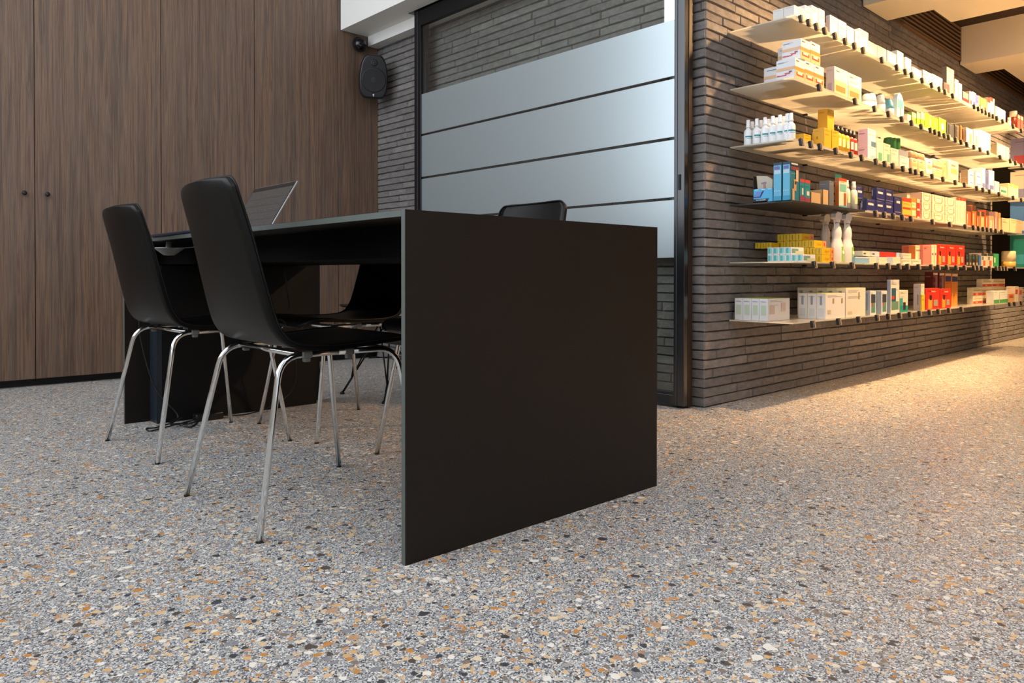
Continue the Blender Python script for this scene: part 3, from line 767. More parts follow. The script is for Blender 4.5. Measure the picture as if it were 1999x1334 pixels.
dots = tuple(('F', u, v, u+.1, v+.12, '#5e646b') for u, v in ((.1, .6), (.4, .7), (.7, .5), (.25, .25), (.6, .2)))
fbox(0, 1801, 1818, 134, '#efe9d8', 'cream dotted carton on the top shelf, left one of two', dp=.1, dec=dots)
fbox(0, 1819, 1839, 142, '#efe9d8', 'cream dotted carton on the top shelf, right one of two', dp=.1, dec=dots)
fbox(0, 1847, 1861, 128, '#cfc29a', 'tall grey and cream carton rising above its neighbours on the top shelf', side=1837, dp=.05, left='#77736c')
fbox(0, 1842, 1853, 158, '#3a2b30', 'dark carton with red stripes in front of the tall grey one', yf=.001, dp=.009, dec=(('F', .4, .1, .5, .9, '#c34a55'), ('F', .7, .1, .8, .9, '#c34a55')))
for j, (p, q, y) in enumerate([(1863, 1870, 152), (1871, 1877, 160)]): fbox(0, p, q, y, '#e9dfc8', 'slim cream pouch on the top shelf, %s of two' % ORD[j], dp=.02, name='pouch', cat='pouch')
fbox(0, 1879, 1890, 176, '#8e8484', 'grey carton with a dark red foot near the right of the top shelf', dp=.1, dec=(('F', .02, .05, .98, .4, '#8e2630'),))
cs = ['#f0e8de', '#eee', '#d9894a', '#e0b070', '#ddc07a', '#c97a3a']
for j, (p, q, y, c_) in enumerate([(1892, 1897, 176, '#f1ebe2'), (1897.5, 1904, 177, '#f1ebe2'), (1905, 1909, 183, '#3c4d9b'), (1909.5, 1913, 185, '#e0a060'), (1914, 1919, 188, '#c9803c'), (1920, 1925, 191, '#d9b465')]):
    fbox(0, p, q, y, c_, 'slim upright carton among six on the top shelf, %s from the left' % ORD[j], 'slim upright cartons on the top shelf', dp=.08, dec=(('F', .1, .1, .9, .4, ['#c34a55', '#3c4d9b', '#8fb4dc', '#7a4a2a', '#f4e0b0', '#7c3b1c'][j]),))
fbox(0, 1927, 1932, 188, '#f5efe6', 'white carton with a red top on the top shelf, left of a pair', dp=.1, dec=(('F', 0, .72, 1, 1, '#c23a22'),), top='#c23a22')
fbox(0, 1933, 1940.5, 188, '#f5efe6', 'white carton with a red top on the top shelf, right of a pair', dp=.1, dec=(('F', 0, .8, .6, 1, '#c23a22'),), top='#c23a22')
fbox(0, 1943, 1962, 205, WHT, 'squat white carton left of the brown pots, far on the top shelf', dp=.12)
def pot(k, px, pw, yt, label, cols, yf=.045, group=None, prof=None, name='pot', cat='pot', yc=None, zb=None):
    cy = SYF+yf if yc is None else yc; cx = ray(px, 300, Y=cy).x; r = pw; zt = ray(px, yt, Y=cy).z; z0 = (ZS[k] if zb is None else zb)+G
    h = max(zt-z0, .02); o = MB()
    for (pr, c_) in (prof or [([(0, 0), (1, 0), (1, .62), (.9, .68)], cols[0]), ([(.9, .68), (.9, 1), (0, 1)], cols[1])]):
        o.lathe([(a_*r, b_*h) for a_, b_ in pr], cx, cy, mat(c_, .35), 16, 'z', z0)
    ob = o.build(name, origin=(cx, cy, z0)); tag(ob, lab(label), cat, group); return ob, cx, cy, z0, h, r
pot(0, 1969, .013, 228, 'small white jar left of the brown round bottle, far on the top shelf', ['#efe8d8', '#e0d5c0'])
pot(0, 1977, .029, 216, 'round brown bottle with a white cap, far on the top shelf', ['#7a2f14', '#f0e6d0'])
for j, (p, q) in enumerate([(1986, 1991), (1992, 1997)]): fbox(0, p, q, 221+j*3, '#c2544b', 'red carton at the far right of the top shelf, %s of two' % ORD[j], dp=.06, dec=(('F', .1, .75, .9, .95, '#f0d2b0'),))

# ---- second shelf
def teeth(p, q, y, label, zb=None, side=None, dp=.16):
    return fbox(1, p, q, y, '#fbf8f4', label, 'orange smile cartons on the second shelf', side=side, dp=dp, zb=zb, left='#f7f8fb',
        dec=(('F', 0, .42, 1, .60, '#f0934a'), ('F', 0, .0, 1, .42, '#f6c391'), ('F', .12, .16, .88, .34, '#d4502f'), ('F', .25, .24, .75, .36, '#fbe9dc'), ('F', .1, .86, .4, .9, '#6b7f90'),
             ('L', 0, .46, 1, .60, '#f6c79b'), ('L', .04, .20, .55, .27, '#d8586a'), ('L', .45, .26, .75, .33, '#d8586a'), ('L', .68, .33, .84, .40, '#9c4a78'), ('L', .2, .25, .5, .30, '#fdeeee'), ('L', .08, .84, .4, .87, '#7fa0b4')))
tb = [teeth(1551, 1570, 111, 'orange smile carton at the near corner of the second shelf, bottom row', side=1514)]
tb.append(teeth(1570.5, 1588.5, 116, 'middle orange smile carton of the bottom row, second shelf', dp=.2)); tb.append(teeth(1589, 1607.5, 124, 'right orange smile carton of the bottom row, second shelf', dp=.2))
zt_ = tb[0].z1
for t_ in tb[1:]: zt_ = max(zt_, t_.z1)
zh_ = ray(1562, 300, Y=SYF+.012)
teeth(1562, 1581, 73, 'upper orange smile carton stacked on the near corner of the second shelf', zb=zt_, side=1525); teeth(1581.5, 1600, 79, 'upper right orange smile carton stacked on the second shelf', zb=zt_, dp=.16)
for j, (p, q, y) in enumerate([(1628, 1654.5, 127.5), (1655, 1681, 140)]):
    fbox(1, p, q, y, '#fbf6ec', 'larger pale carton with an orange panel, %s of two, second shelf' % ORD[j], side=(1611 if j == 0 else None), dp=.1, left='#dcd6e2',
         dec=(('F', 0, .02, .9, .52, '#f6cf9c'), ('F', .1, .12, .8, .34, '#e98b4e'), ('F', .1, .84, .35, .87, '#8a8076'), ('L', .2, .1, .7, .4, '#b9b2cc')))
for j, (px, yt, c_) in enumerate([(1690, 181, '#4a4a52'), (1700, 179, '#55555c'), (1717, 182, '#5a4a55'), (1734, 192, '#5aa9c9')]):
    pot(1, px, .026, yt, 'clear round-topped blister pack on the second shelf, %s from the left' % ORD[j], None, group='round blister packs on the second shelf', name='blister_pack', cat='pack',
        prof=[([(0, 0), (1, 0), (1, .45)], '#eef2f4'), ([(1, .45), (.95, .62), (.75, .85), (.4, .97), (0, 1)], '#c9d3da' if j != 3 else '#6fbdd6'), ([(.5, .93), (.45, 1.0), (0, 1.01)], c_)])
o = MB(); Yf = SYF+.02; a_, b_ = ray(1751, 205, Y=Yf), ray(1764, 230, Y=Yf); zt = ray(1754, 179, Y=Yf).z; z0 = ZS[1]+G
h_ = zt-z0; w_ = (b_.x-a_.x); pts = [(0, 0), (1, 0), (1, .55), (.85, .8), (.6, .95), (.35, 1), (.12, .93), (0, .75)]
def slab(o, pts, x0, w, z0, h, ya, yb, m):
    fr_ = [o.bm.verts.new((x0+u*w, ya, z0+v*h)) for u, v in pts]; bk_ = [o.bm.verts.new((x0+u*w, yb, z0+v*h)) for u, v in pts]; i = o.mi(m); n = len(pts)
    for f in [o.bm.faces.new(fr_), o.bm.faces.new(bk_[::-1])]+[o.bm.faces.new((fr_[k], bk_[k], bk_[(k+1) % n], fr_[(k+1) % n])) for k in range(n)]: f.material_index = i
slab(o, pts, a_.x, w_, z0, h_, Yf, Yf+.022, mat('#eef3f2', .35)); slab(o, [(0, .0), (1, 0), (1, .5), (0, .55)], a_.x+w_*.1, w_*.8, z0+h_*.42, h_*.6, Yf-.001, Yf, mat('#6cc6c9', .4)); o.box(a_.x+w_*.45, a_.x+w_*.55, Yf-.001, Yf, z0+.01, z0+h_*.42, mat('#3d9a5a', .5))
tag(o.build('blister_card'), lab('tall rounded teal and white blister card standing on the second shelf'), 'pack')
fbox(1, 1771, 1778, 221, '#f2efe6', 'small white carton right of the tall teal blister card', dp=.05)
gcol = ['#8fb848', '#86b82c', '#86b82c', '#8fbe24', '#c9c850', '#8cb82c', '#94bc3c']
for j, (p, q, y) in enumerate([(1779.5, 1788, 217), (1789, 1796, 217), (1797, 1804, 217), (1804.5, 1812.5, 218), (1813, 1818, 222), (1819, 1831.5, 226), (1833, 1846, 228)]):
    fbox(1, p, q, y, gcol[j], 'lime green carton on the second shelf, %s in the row of seven' % ORD[j], 'lime green cartons on the second shelf', dp=.08, dec=(('F', 0, .55, 1, 1, '#ecdcb4'),) if j < 3 else (('F', .3, .3, .7, .7, ['#e2a04a', '#efe7b4', '#de8f46', '#79b8c8'][j-3]),))
for j, (p, q, y, c_) in enumerate([(1849, 1862, 237, '#55585c'), (1864, 1872.5, 241, '#6a6259'), (1874, 1877.5, 243, '#a5763a'), (1878.5, 1884, 250, '#5c3a20')]):
    fbox(1, p, q, y, c_, 'dark slim carton right of the lime ones, %s of four, second shelf' % ORD[j], dp=.07, top='#d7bd7c', dec=(('F', .1, .1, .3, .9, '#2f3033'),))
for j, (p, q, y) in enumerate([(1886, 1898.5, 247), (1901, 1909, 251)]):
    fbox(1, p, q, y, '#f3ecd8', 'cream carton with a yellow swirl, %s of two, second shelf' % ORD[j], dp=.08, dec=(('F', .5, .1, .8, .7, '#e2c457'),))
fbox(1, 1911, 1933, 251, '#fbfaf6', 'large white carton with faint blue print on the second shelf', dp=.1, dec=(('F', .35, .6, .5, .7, '#b9bfe0'), ('F', .7, .45, .9, .5, '#b9bfe0')))
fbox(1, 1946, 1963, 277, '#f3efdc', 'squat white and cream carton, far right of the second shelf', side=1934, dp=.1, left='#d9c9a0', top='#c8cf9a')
fbox(1, 1964, 1970, 285, '#e9ead0', 'small pale green carton at the far right of the second shelf', dp=.08)

# ---- third shelf
def bottle(k, cx, cy, r, h, label, group, body, cap, lblc=None, z0=None, parts=True):
    z0 = (ZS[k] if z0 is None else z0)+G; o = MB()
    o.lathe([(0, 0), (.92*r, 0), (r, .03*h), (r, .50*h), (.9*r, .57*h), (.45*r, .66*h), (.40*r, .70*h)], cx, cy, mat(body, .35), 18, 'z', z0)
    if lblc:
        blabel(o, None, cx, cy, r, z0+.30*h, z0+.36*h, lblc, -3.3, -.9); blabel(o, None, cx, cy, r, z0+.24*h, z0+.27*h, '#9bb9c4', -3.0, -1.2)
    ob = o.build('spray_bottle' if parts == 2 else 'bottle', origin=(cx, cy, z0)); tag(ob, lab(label), 'bottle', group)
    c = MB(); c.lathe([(0, .69*h), (.56*r, .69*h), (.54*r, .76*h), (.46*r, .78*h), (.44*r, .97*h), (.40*r, 1.0*h), (0, 1.0*h)], 0, 0, mat(cap, .3), 16, 'z', 0); c.build('cap', ob)
    return ob
X0 = ray(1559, 270, Y=SYF+.02).x+.010
for rr in range(2):
    pxs = [1460, 1477, 1493, 1508, 1522, 1536, 1552] if rr == 0 else [1468, 1485, 1500, 1515, 1530]
    for j, p in enumerate(pxs):
        xx = SX0+.032+rr*.045; yy = ray(p, 270, X=xx).y if rr == 0 else ray(p, 270, X=xx).y
        bottle(2, xx, max(min(yy, YW-.03), SYF+.03), .0192, .118, ('white spray bottle with teal print, %s from the wall, end row of the third shelf' if rr == 0 else 'white bottle half hidden behind the end row, %s from the wall, third shelf') % ORD[j], 'white bottles at the near end of the third shelf', '#f4f5f6', '#f7f7f7', '#2f8f92' if rr == 0 else None)
for j, p in enumerate([1560, 1569]): pass
YC = '#e8b92c'
fy = fbox(2, 1609, 1623, 248, YC, 'yellow carton on the third shelf, front left of the yellow group', side=1586, dp=.2, dec=(('L', .3, .45, .45, .6, '#a9841a'), ('L', .1, .2, .9, .22, '#c99a1c')))
fy2 = fbox(2, 1624, 1637, 252, YC, 'yellow carton on the third shelf, right beside the yellow bottles', dp=.1)
Yf = fy.Yf+.06; xa, xb = ray(1615, 230, Y=Yf).x, ray(1628, 230, Y=Yf).x
carton(xa-.0, xb, Yf, Yf+.05, fy.z1, ray(1615, 211, Y=Yf).z, YC, 'tall yellow carton standing on top of the other yellow cartons', top='#caa52a')
xa = fy.X0-.085
carton(xa, xa+.07, SYF+.16, SYF+.24, ZS[2], ZS[2]+.085, YC, 'yellow carton behind the white bottles, near the wall, third shelf')
carton(xa, xa+.07, SYF+.07, SYF+.155, ZS[2], ZS[2]+.062, YC, 'lower yellow carton behind the white bottles, toward the shelf front', dec=(('L', .4, .5, .5, .9, '#a9841a'),))
def sq_bottle(k, p0, p1, yt, label, group, body, cap, dp=.04, yf=.012):
    Yf = SYF+yf; a_, b_ = ray(p0, 280, Y=Yf).x, ray(p1, 280, Y=Yf).x; z0 = ZS[k]+G; zt = ray(p0, yt, Y=Yf).z; h = zt-z0
    cx, cy = (a_+b_)/2, Yf+dp/2; r = min((b_-a_)/2, dp/2)
    o = MB(); o.lathe([(0, 0), (r, 0), (r, .60*h), (.8*r, .68*h), (.45*r, .72*h)], cx, cy, mat(body, .35), 16, 'z', z0)
    blabel(o, None, cx, cy, r, z0+.2*h, z0+.5*h, '#f3e3a0' if body != '#c8281e' else '#f2c9c0', -2.4, -1.4)
    ob = o.build('bottle', origin=(cx, cy, z0)); tag(ob, lab(label), 'bottle', group)
    c = MB(); c.lathe([(0, .71*h), (.62*r, .71*h), (.62*r, .86*h), (.5*r, .88*h), (.5*r, 1*h), (0, 1*h)], 0, 0, mat(cap, .4), 14, 'z', 0); c.box(-r*.95, r*.2, -r*.25, r*.25, .90*h, 1.0*h, mat(cap, .4), .002); c.build('spray_cap', ob)
for j, (p, q, y) in enumerate([(1638, 1645.5, 241), (1646, 1653, 244), (1654.5, 1661.5, 247)]): sq_bottle(2, p, q, y, 'yellow bottle with a black cap, %s of three, third shelf' % ORD[j], 'yellow bottles with black caps', '#e6b62a', '#1c1a1a')
for j, (p, q, y) in enumerate([(1662.5, 1669, 250), (1669.5, 1676, 253)]): sq_bottle(2, p, q, y, 'red bottle with a black cap, %s of two, third shelf' % ORD[j], 'red bottles with black caps', '#c8281e', '#1c1a1a')
pk = fbox(2, 1694, 1710, 283, '#f6efee', 'lower lilac and white carton of a stacked pair, third shelf', side=1674, dp=.12, left='#e3c3dc', dec=(('F', .3, .05, .95, .35, '#9ec5d2'), ('L', .1, .7, .7, .74, '#a06aa0')))
Yf = pk.Yf; carton(pk.X0, pk.X1, Yf, pk.Yb, pk.z1, ray(1694, 249, Y=Yf).z, '#f6efee', 'upper lilac and white carton of a stacked pair, third shelf', left='#e3c3dc', dec=(('F', .4, .0, 1, .3, '#5c7f9c'), ('L', .1, .7, .7, .74, '#a06aa0')))
fbox(2, 1712, 1724, 268, '#eeeccb', 'cream carton with green flowers right of the lilac pair', dp=.06, dec=(('F', .2, .05, .8, .4, '#6fb58a'),))
fbox(2, 1725, 1738, 278, '#eeeccb', 'cream and mint carton, second right of the lilac pair', dp=.06, dec=(('F', .5, .1, .9, .5, '#7fc0a0'),))
fbox(2, 1739.5, 1754, 287, '#f0f0dc', 'pale mint carton in front of the green cans, third shelf', dp=.05, dec=(('F', .1, .1, .9, .3, '#bfe0cc'),))
for j, p in enumerate([1733, 1741, 1749]): pot(2, p, .022, 268+j, 'dark green can behind the pale mint carton, %s of three' % ORD[j], None, yf=.10, group='dark green cans on the third shelf', name='can', cat='can', prof=[([(0, 0), (1, 0), (1, .96), (.94, 1), (0, 1)], '#2f6b2f')])
w1 = fbox(2, 1756, 1774.5, 302, '#f1efe9', 'white cube carton under a grey one on the third shelf', dp=.08, dec=(('F', .2, .4, .8, .5, '#d8d2c8'),))
carton(w1.X0, w1.X1, w1.Yf+.004, w1.Yb, w1.z1, w1.z1+.035, '#9a9da8', 'grey carton lying on the white cube carton')
def pouch(k, p0, p1, yt, label, group=None, col='#efc9a0', dp=.045, zb=None, h=None, lidc=None):
    Yf = SYF+.012; a_, b_ = ray(p0, 300, Y=Yf).x, ray(p1, 300, Y=Yf).x; z0 = (ZS[k] if zb is None else zb)+G; zt = z0+h if h else ray(p0, yt, Y=Yf).z
    H_ = zt-z0; o = MB(); o.box(a_+G, b_-G, Yf, Yf+dp, z0, zt, mat(ink(col), .4), min(.012, dp*.3))
    o.box(a_+.15*(b_-a_), a_+.8*(b_-a_), Yf-.0006, Yf, z0+.35*H_, z0+.6*H_, mat('#cf9a6a', .5)); o.box(a_+.2*(b_-a_), a_+.6*(b_-a_), Yf-.0006, Yf, z0+.7*H_, z0+.78*H_, mat('#a07a5c', .5))
    ob = o.build('pouch'); tag(ob, lab(label), 'pouch', group); return z0+H_
GP = 'peach pouches on the third shelf'
zt1 = pouch(2, 1780, 1792, 305, 'peach rounded pouch, lower left of four, third shelf', GP); zt2 = pouch(2, 1793, 1806, 308, 'peach rounded pouch, lower right of four, third shelf', GP)
zt1 = max(zt1, zt2); pouch(2, 1780, 1792, 0, 'peach rounded pouch, upper left of four, third shelf', GP, zb=zt1, h=.035); pouch(2, 1793, 1806, 0, 'peach rounded pouch, upper right of four, third shelf', GP, zb=zt1, h=.035)
pouch(2, 1809, 1821, 306, 'white rounded pouch right of the four stacked peach ones', None, '#f5f1ea')
z_ = pouch(2, 1824, 1840, 325, 'lower peach carton of the pair beside the white pouch', None, '#f2cfa4', dp=.06); pouch(2, 1824, 1840, 0, 'upper peach carton of the pair beside the white pouch', None, '#f2d3ae', dp=.06, zb=z_, h=.055)
pouch(2, 1842, 1848, 308, 'narrow orange-edged pouch on the third shelf', None, '#f0c58e'); pouch(2, 1853, 1872, 309, 'tall wide peach bag on the third shelf', None, '#f6dfc4')
b1 = fbox(2, 1890, 1901, 345, '#f4f1ee', 'lower white and violet carton of a pair, third shelf', side=1875, dp=.12, left='#cdb596', dec=(('F', .3, .4, .9, .5, '#8a86b0'),))
carton(b1.X0, b1.X1, b1.Yf, b1.Yb, b1.z1, b1.z1+.05, '#f4f1ee', 'upper white and violet carton of a pair, third shelf', left='#cdb596', dec=(('F', .3, .3, .9, .5, '#8a86b0'),))
b1 = fbox(2, 1905, 1915, 348, '#f4f1ee', 'lower white carton with blue print, right of the violet pair', dp=.1, dec=(('F', .2, .4, .9, .5, '#7a86b8'),))
carton(b1.X0, b1.X1, b1.Yf, b1.Yb, b1.z1, b1.z1+.05, '#f4f1ee', 'upper white carton with blue print, right of the violet pair', dec=(('F', .2, .3, .9, .5, '#7a86b8'),))
for j, (p, q, y, c_) in enumerate([(1917, 1924, 326, '#e8e9f4'), (1925, 1930, 330, '#5a5f96'), (1931, 1941, 330, '#eef0f6')]): fbox(2, p, q, y, c_, 'blue and white upright carton, %s of three, far third shelf' % ORD[j], dp=.08, dec=(('F', .1, .1, .9, .3, '#6f78b8'),))
fbox(2, 1943, 1951, 352, '#e9e6f2', 'short lilac carton far on the third shelf', dp=.08); fbox(2, 1953, 1966, 362, '#cfe0cc', 'low mint green carton far on the third shelf', dp=.08, dec=(('F', .1, .3, .9, .6, '#3f9e7a'),))
for j, (p, q) in enumerate([(1969, 1977), (1978, 1988)]): fbox(2, p, q, 356+j*3, '#efe2b8', 'cream carton at the right end of the third shelf, %s of two' % ORD[j], dp=.1, dec=(('F', .1, .8, .9, 1, '#d8b04a'),))

# ---- fourth shelf
BL = '#4fb4e4'
xt = ray(1509, 370, Y=SYF+.02); X0 = SX0+.012; yb_ = min(ray(1470, 370, X=X0).y, YW-.015); ya_ = ray(1509, 370, X=X0).y
o = MB(); z0 = ZS[3]+G; th = .062; m_ = mat(BL, .45); XX = X0+.13
o.box(X0, X0+.002, ya_, yb_, z0, z0+th, m_); o.box(XX-.002, XX, ya_, yb_, z0, z0+th, m_); o.box(X0, XX, ya_, ya_+.002, z0, z0+th, m_); o.box(X0, XX, yb_-.002, yb_, z0, z0+th+.06, mat('#101214', .5)); o.box(X0, XX, ya_, yb_, z0, z0+.002, m_)
L_ = lambda u, v: (X0-.001, yb_+(ya_-yb_)*u, z0+th*v)
o.face([L_(.04, .42), L_(.36, .42), L_(.5, .8), L_(.18, .8)], mat('#6c8fd0', .5)); o.face([L_(.02, .36), L_(.38, .36), L_(.56, .84), L_(.48, .84), L_(.34, .43), L_(.02, .43)], mat('#4a3f8c', .5)); o.face([L_(.0, .0), (L_(.72, 0)), L_(.8, .26), L_(.0, .26)], mat('#14202c', .5)); o.face([L_(0, 0), L_(.7, 0), L_(.7, .08), L_(0, .08)], mat('#a06ab0', .5))
for u in (.1, .42, .75): o.face([L_(u, .92), L_(u+.18, .92), L_(u+.18, .96), L_(u, .96)], mat('#e8f4fa', .5))
o.text('N·CALDIM', .0100, lambda a_, b_: (X0-.0018, yb_+(ya_-yb_)*.4-a_, z0+th*.17+b_), mat('#e8eef2', .5))
tag(o.build('display_tray', fix=False), lab('bright blue open display tray at the near end of the fourth shelf'), 'tray')
o = MB(); slab(o, [(0, 0), (1, 0), (1, .75), (.6, 1), (0, .9)], 0, 1, 0, 1, 0, 1, mat('#d8d2c0', .4)); 
o.bm.free(); o = MB()
yy0, yy1 = yb_-.012, yb_-.075
Q = [(X0+.03, yy0, z0+.004), (X0+.03, yy1, z0+.004), (X0+.016, yy1-.012, z0+.10), (X0+.010, yy1+.012, z0+.118), (X0+.008, yy0, z0+.124)]
i = o.mi(mat('#cfc8b6', .35)); A_ = [o.bm.verts.new(q) for q in Q]; B_ = [o.bm.verts.new((q[0]+.02, q[1], q[2]-.002)) for q in Q]
for f in [o.bm.faces.new(A_), o.bm.faces.new(B_[::-1])]+[o.bm.faces.new((A_[k], B_[k], B_[(k+1) % 5], A_[(k+1) % 5])) for k in range(5)]: f.material_index = i
o.box(X0+.014, X0+.016, yy0-.045, yy0-.02, z0+.085, z0+.105, mat('#8b76a0', .4)); o.box(X0+.015, X0+.017, yy0-.04, yy0-.03, z0+.06, z0+.09, mat('#b07a6a', .4))
tag(o.build('bag'), lab('pale printed bag leaning out of the blue display tray'), 'bag')
def brush(Yf, label, dec=()):
    Xa, Xb = ray(1542, 350, Y=Yf).x, ray(1560, 350, Y=Yf).x; return Xa, Xb
Yf = SYF+.012; Xa, Xb = ray(1542, 350, Y=Yf).x, ray(1560, 350, Y=Yf).x; yA = ray(1527.6, 350, X=Xa).y; zt = ray(1542, 314, Y=Yf).z
dl = (('L', .02, .93, .98, .995, '#2a3a55'), ('L', .1, .82, .8, .9, '#7a70b8'), ('L', .08, .7, .9, .8, '#cfeaf6'), ('L', .1, .24, .2, .27, '#eaf6fb'), ('L', .4, .24, .5, .27, '#eaf6fb'), ('L', .7, .24, .8, .27, '#eaf6fb'), ('L', .0, .0, 1, .12, '#3aa6cf'))
t1 = carton(Xa, Xb, Yf, yA, ZS[3], zt, '#2f7f92', 'tall blue toothbrush box at the front corner of the fourth shelf', left='#6cc8ee', top='#26364f', dec=dl+(('F', 0, .9, 1, 1, '#3b3a44'), ('F', .1, .93, .8, .97, '#e8e4e0'), ('F', .05, .78, .95, .88, '#8a4a4c'), ('F', .2, .0, .45, .3, '#d9b78c'), ('F', .35, .25, .65, .55, '#caa579'), ('F', .6, .5, .85, .8, '#e3c49a'), ('F', .45, .42, .62, .5, '#4a3a3c')))
yB = ray(1509.5, 350, X=Xa).y; gap = .006
carton(Xa, Xb, yA+gap, yB, ZS[3], zt, '#2f7f92', 'tall blue toothbrush box behind another at the end of the fourth shelf', left='#6cc8ee', top='#26364f', dec=dl)
fbox(3, 1561.5, 1571, 348, '#2f8f98', 'small teal and red carton right of the tall blue boxes, left of two', dp=.05, dec=(('F', 0, .85, 1, 1, '#c8504a'), ('F', 0, 0, 1, .25, '#a0465a'), ('F', .4, .3, .7, .6, '#e9e4da')))
fbox(3, 1571.5, 1582, 350, '#2f8f98', 'small teal and red carton right of the tall blue boxes, right of two', dp=.05, dec=(('F', 0, .85, 1, 1, '#c8504a'), ('F', 0, 0, 1, .2, '#a0465a'), ('F', .3, .3, .8, .5, '#e9e4da')))
def tray(k, p0, p1, yt, label, side=None, dp=.1, h2=0):
    Yf = SYF+.014; a_, b_ = ray(p0, 380, Y=Yf).x, ray(p1, 380, Y=Yf).x; zt = ray(p0, yt, Y=Yf).z; z0 = ZS[k]+G
    o = MB(); m_ = mat('#b99a6c', .8); o.box(a_, b_, Yf, Yf+.002, z0, zt, m_); o.box(a_, b_, Yf+dp, Yf+dp+.002, z0, zt+h2, m_); o.box(a_, a_+.002, Yf, Yf+dp, z0, zt, m_); o.box(b_-.002, b_, Yf, Yf+dp, z0, zt, m_); o.box(a_, b_, Yf, Yf+dp, z0, z0+.002, m_)
    tag(o.build('cardboard_tray'), lab(label), 'tray')
tray(3, 1583, 1602, 374, 'open brown cardboard tray beside the teal and red cartons'); tray(3, 1606, 1617, 369, 'upright open brown cardboard sleeve left of the grey and orange cartons', h2=.02)
fbox(3, 1619, 1628, 352, '#70727a', 'grey upright carton left of the orange carton, fourth shelf', dp=.05)
fbox(3, 1638, 1653.5, 346, '#efe6d0', 'orange-sided carton with a teal flap, fourth shelf', side=1629.5, dp=.06, left='#d9772f', dec=(('F', 0, .9, 1, 1, '#c8502a'), ('F', .1, .55, .9, .8, '#7fc4b4'), ('F', .6, .05, .9, .5, '#a8642f'), ('F', 0, 0, 1, .06, '#58b8c8')))
Yf = SYF+.085; xa, xb = ray(1631, 342, Y=Yf).x, ray(1643, 342, Y=Yf).x; 
carton(xa, xb, Yf, Yf+.004, ZS[3], ray(1630, 338, Y=Yf).z, '#4fc4ac', 'teal card sticking up behind the orange-sided carton', name='card', cat='card')
for j, (p, q, y, c_) in enumerate([(1655, 1664, 350, '#f1dcd4'), (1666, 1681, 352, '#f4ead8')]): sq_bottle(3, p, q, y, 'white bottle with pink and red print, %s of two, fourth shelf' % ORD[j], None, c_, '#f2e6d6', dp=.035)
NB = '#2b2f6e'; GB = 'dark blue cartons on the fourth shelf'
dcb = (('F', .15, .5, .75, .66, '#e6ddd8'), ('F', .05, .03, .95, .08, '#8a86b8'), ('L', .1, .3, .2, .8, '#c9cbe6'))
bb = [fbox(3, p, q, y, NB, 'dark blue carton with white script, bottom row, %s from the left' % ORD[j], GB, side=(1681 if j == 0 else None), dp=.09, left='#1d2a63', dec=dcb) for j, (p, q, y) in enumerate([(1692, 1710, 386), (1711, 1727.5, 389), (1728.5, 1744, 391.5)])]
bz = max(b_.z1 for b_ in bb); hh = bb[0].z1-bb[0].z0
Yf = bb[0].Yf
for j, (p, q) in enumerate([(1711, 1727.5), (1728.5, 1743.5)]):
    carton(ray(p, 380, Y=Yf).x, ray(q, 380, Y=Yf).x, Yf, bb[0].Yb, bz, bz+hh, NB, 'dark blue carton with white script, upper row, %s of two' % ['left', 'right'][j], GB, left='#1d2a63', dec=dcb)
carton(bb[0].X0-.0, ray(1705, 380, Y=Yf).x, Yf+.05, bb[0].Yb+.03, bz, bz+hh, NB, 'dark blue carton set back on top of the leftmost blue one', GB, left='#1d2a63', dec=dcb)
fbox(3, 1746, 1760, 382, NB, 'taller dark blue carton at the right of the blue group', GB, dp=.08, dec=(('F', .3, .65, .8, .78, '#e6ddd8'), ('F', .1, .15, .9, .2, '#8a86b8')))
for j, (p, q, y, c_, c2) in enumerate([(1762, 1779, 384, '#e8c04a', '#d8442e'), (1780, 1789, 385, '#f3d8a0', '#e08a30'), (1790, 1796, 387, '#d23c34', '#f0c0a0')]): fbox(3, p, q, y, c_, 'yellow and red upright carton, %s of three, right of the blue cartons' % ORD[j], dp=.04, dec=(('F', 0, .8, 1, 1, c2), ('F', .05, .4, .95, .5, c2), ('F', .1, .02, .9, .1, c2)))
CR = '#f3e2c4'; GCR = 'cream cartons with a crescent print on the fourth shelf'
def cres(o): pass
cols_ = [(1800, 1817), (1820, 1843), (1846, 1865)]; base_z = None
hrow = (ray(1820, 378, Y=SYF+.012).z-ZS[3])/3
for rr in range(3):
    for j, (p, q) in enumerate(cols_):
        Yf = SYF+.012; xa, xb = ray(p, 400, Y=Yf).x, ray(q, 400, Y=Yf).x; za = ZS[3]+rr*hrow
        carton(xa, xb, Yf, Yf+.11, za, za+hrow-.0008, CR, 'cream crescent carton, %s row, %s column of three' % (['bottom', 'middle', 'top'][rr], ['left', 'centre', 'right'][j]), GCR,
               dec=(('F', .12, .28, .2, .92, '#c9a77a'), ('F', .2, .16, .3, .3, '#c9a77a'), ('F', .3, .1, .7, .16, '#c9a77a'), ('F', .7, .16, .8, .3, '#c9a77a'), ('F', .8, .28, .88, .92, '#c9a77a'), ('F', .3, .7, .7, .74, '#d9bfa0')))
for j, (sd, ed) in enumerate([(1755, 1778)]):
    xa, xb = ray(1762, 380, Y=SYF+.1).x, ray(1800, 380, Y=SYF+.012).x-.002
    for q in range(3):
        w_ = (xb-xa)/3; carton(xa+q*w_, xa+(q+1)*w_, SYF+.075, SYF+.2, ZS[3], ZS[3]+3*hrow*.97, CR, 'cream carton set back behind the yellow and red ones, %s of three' % ORD[q], GCR)
for j, (p, q) in enumerate([(1867, 1873), (1873.5, 1879.5), (1880, 1886)]): fbox(3, p, q, 384+j, '#f4e4cc', 'tall white carton with a red top, %s of three, fourth shelf' % ORD[j], dp=.08, dec=(('F', 0, .9, 1, 1, '#d2452f'), ('F', .3, .1, .6, .8, '#e9c7a2')))
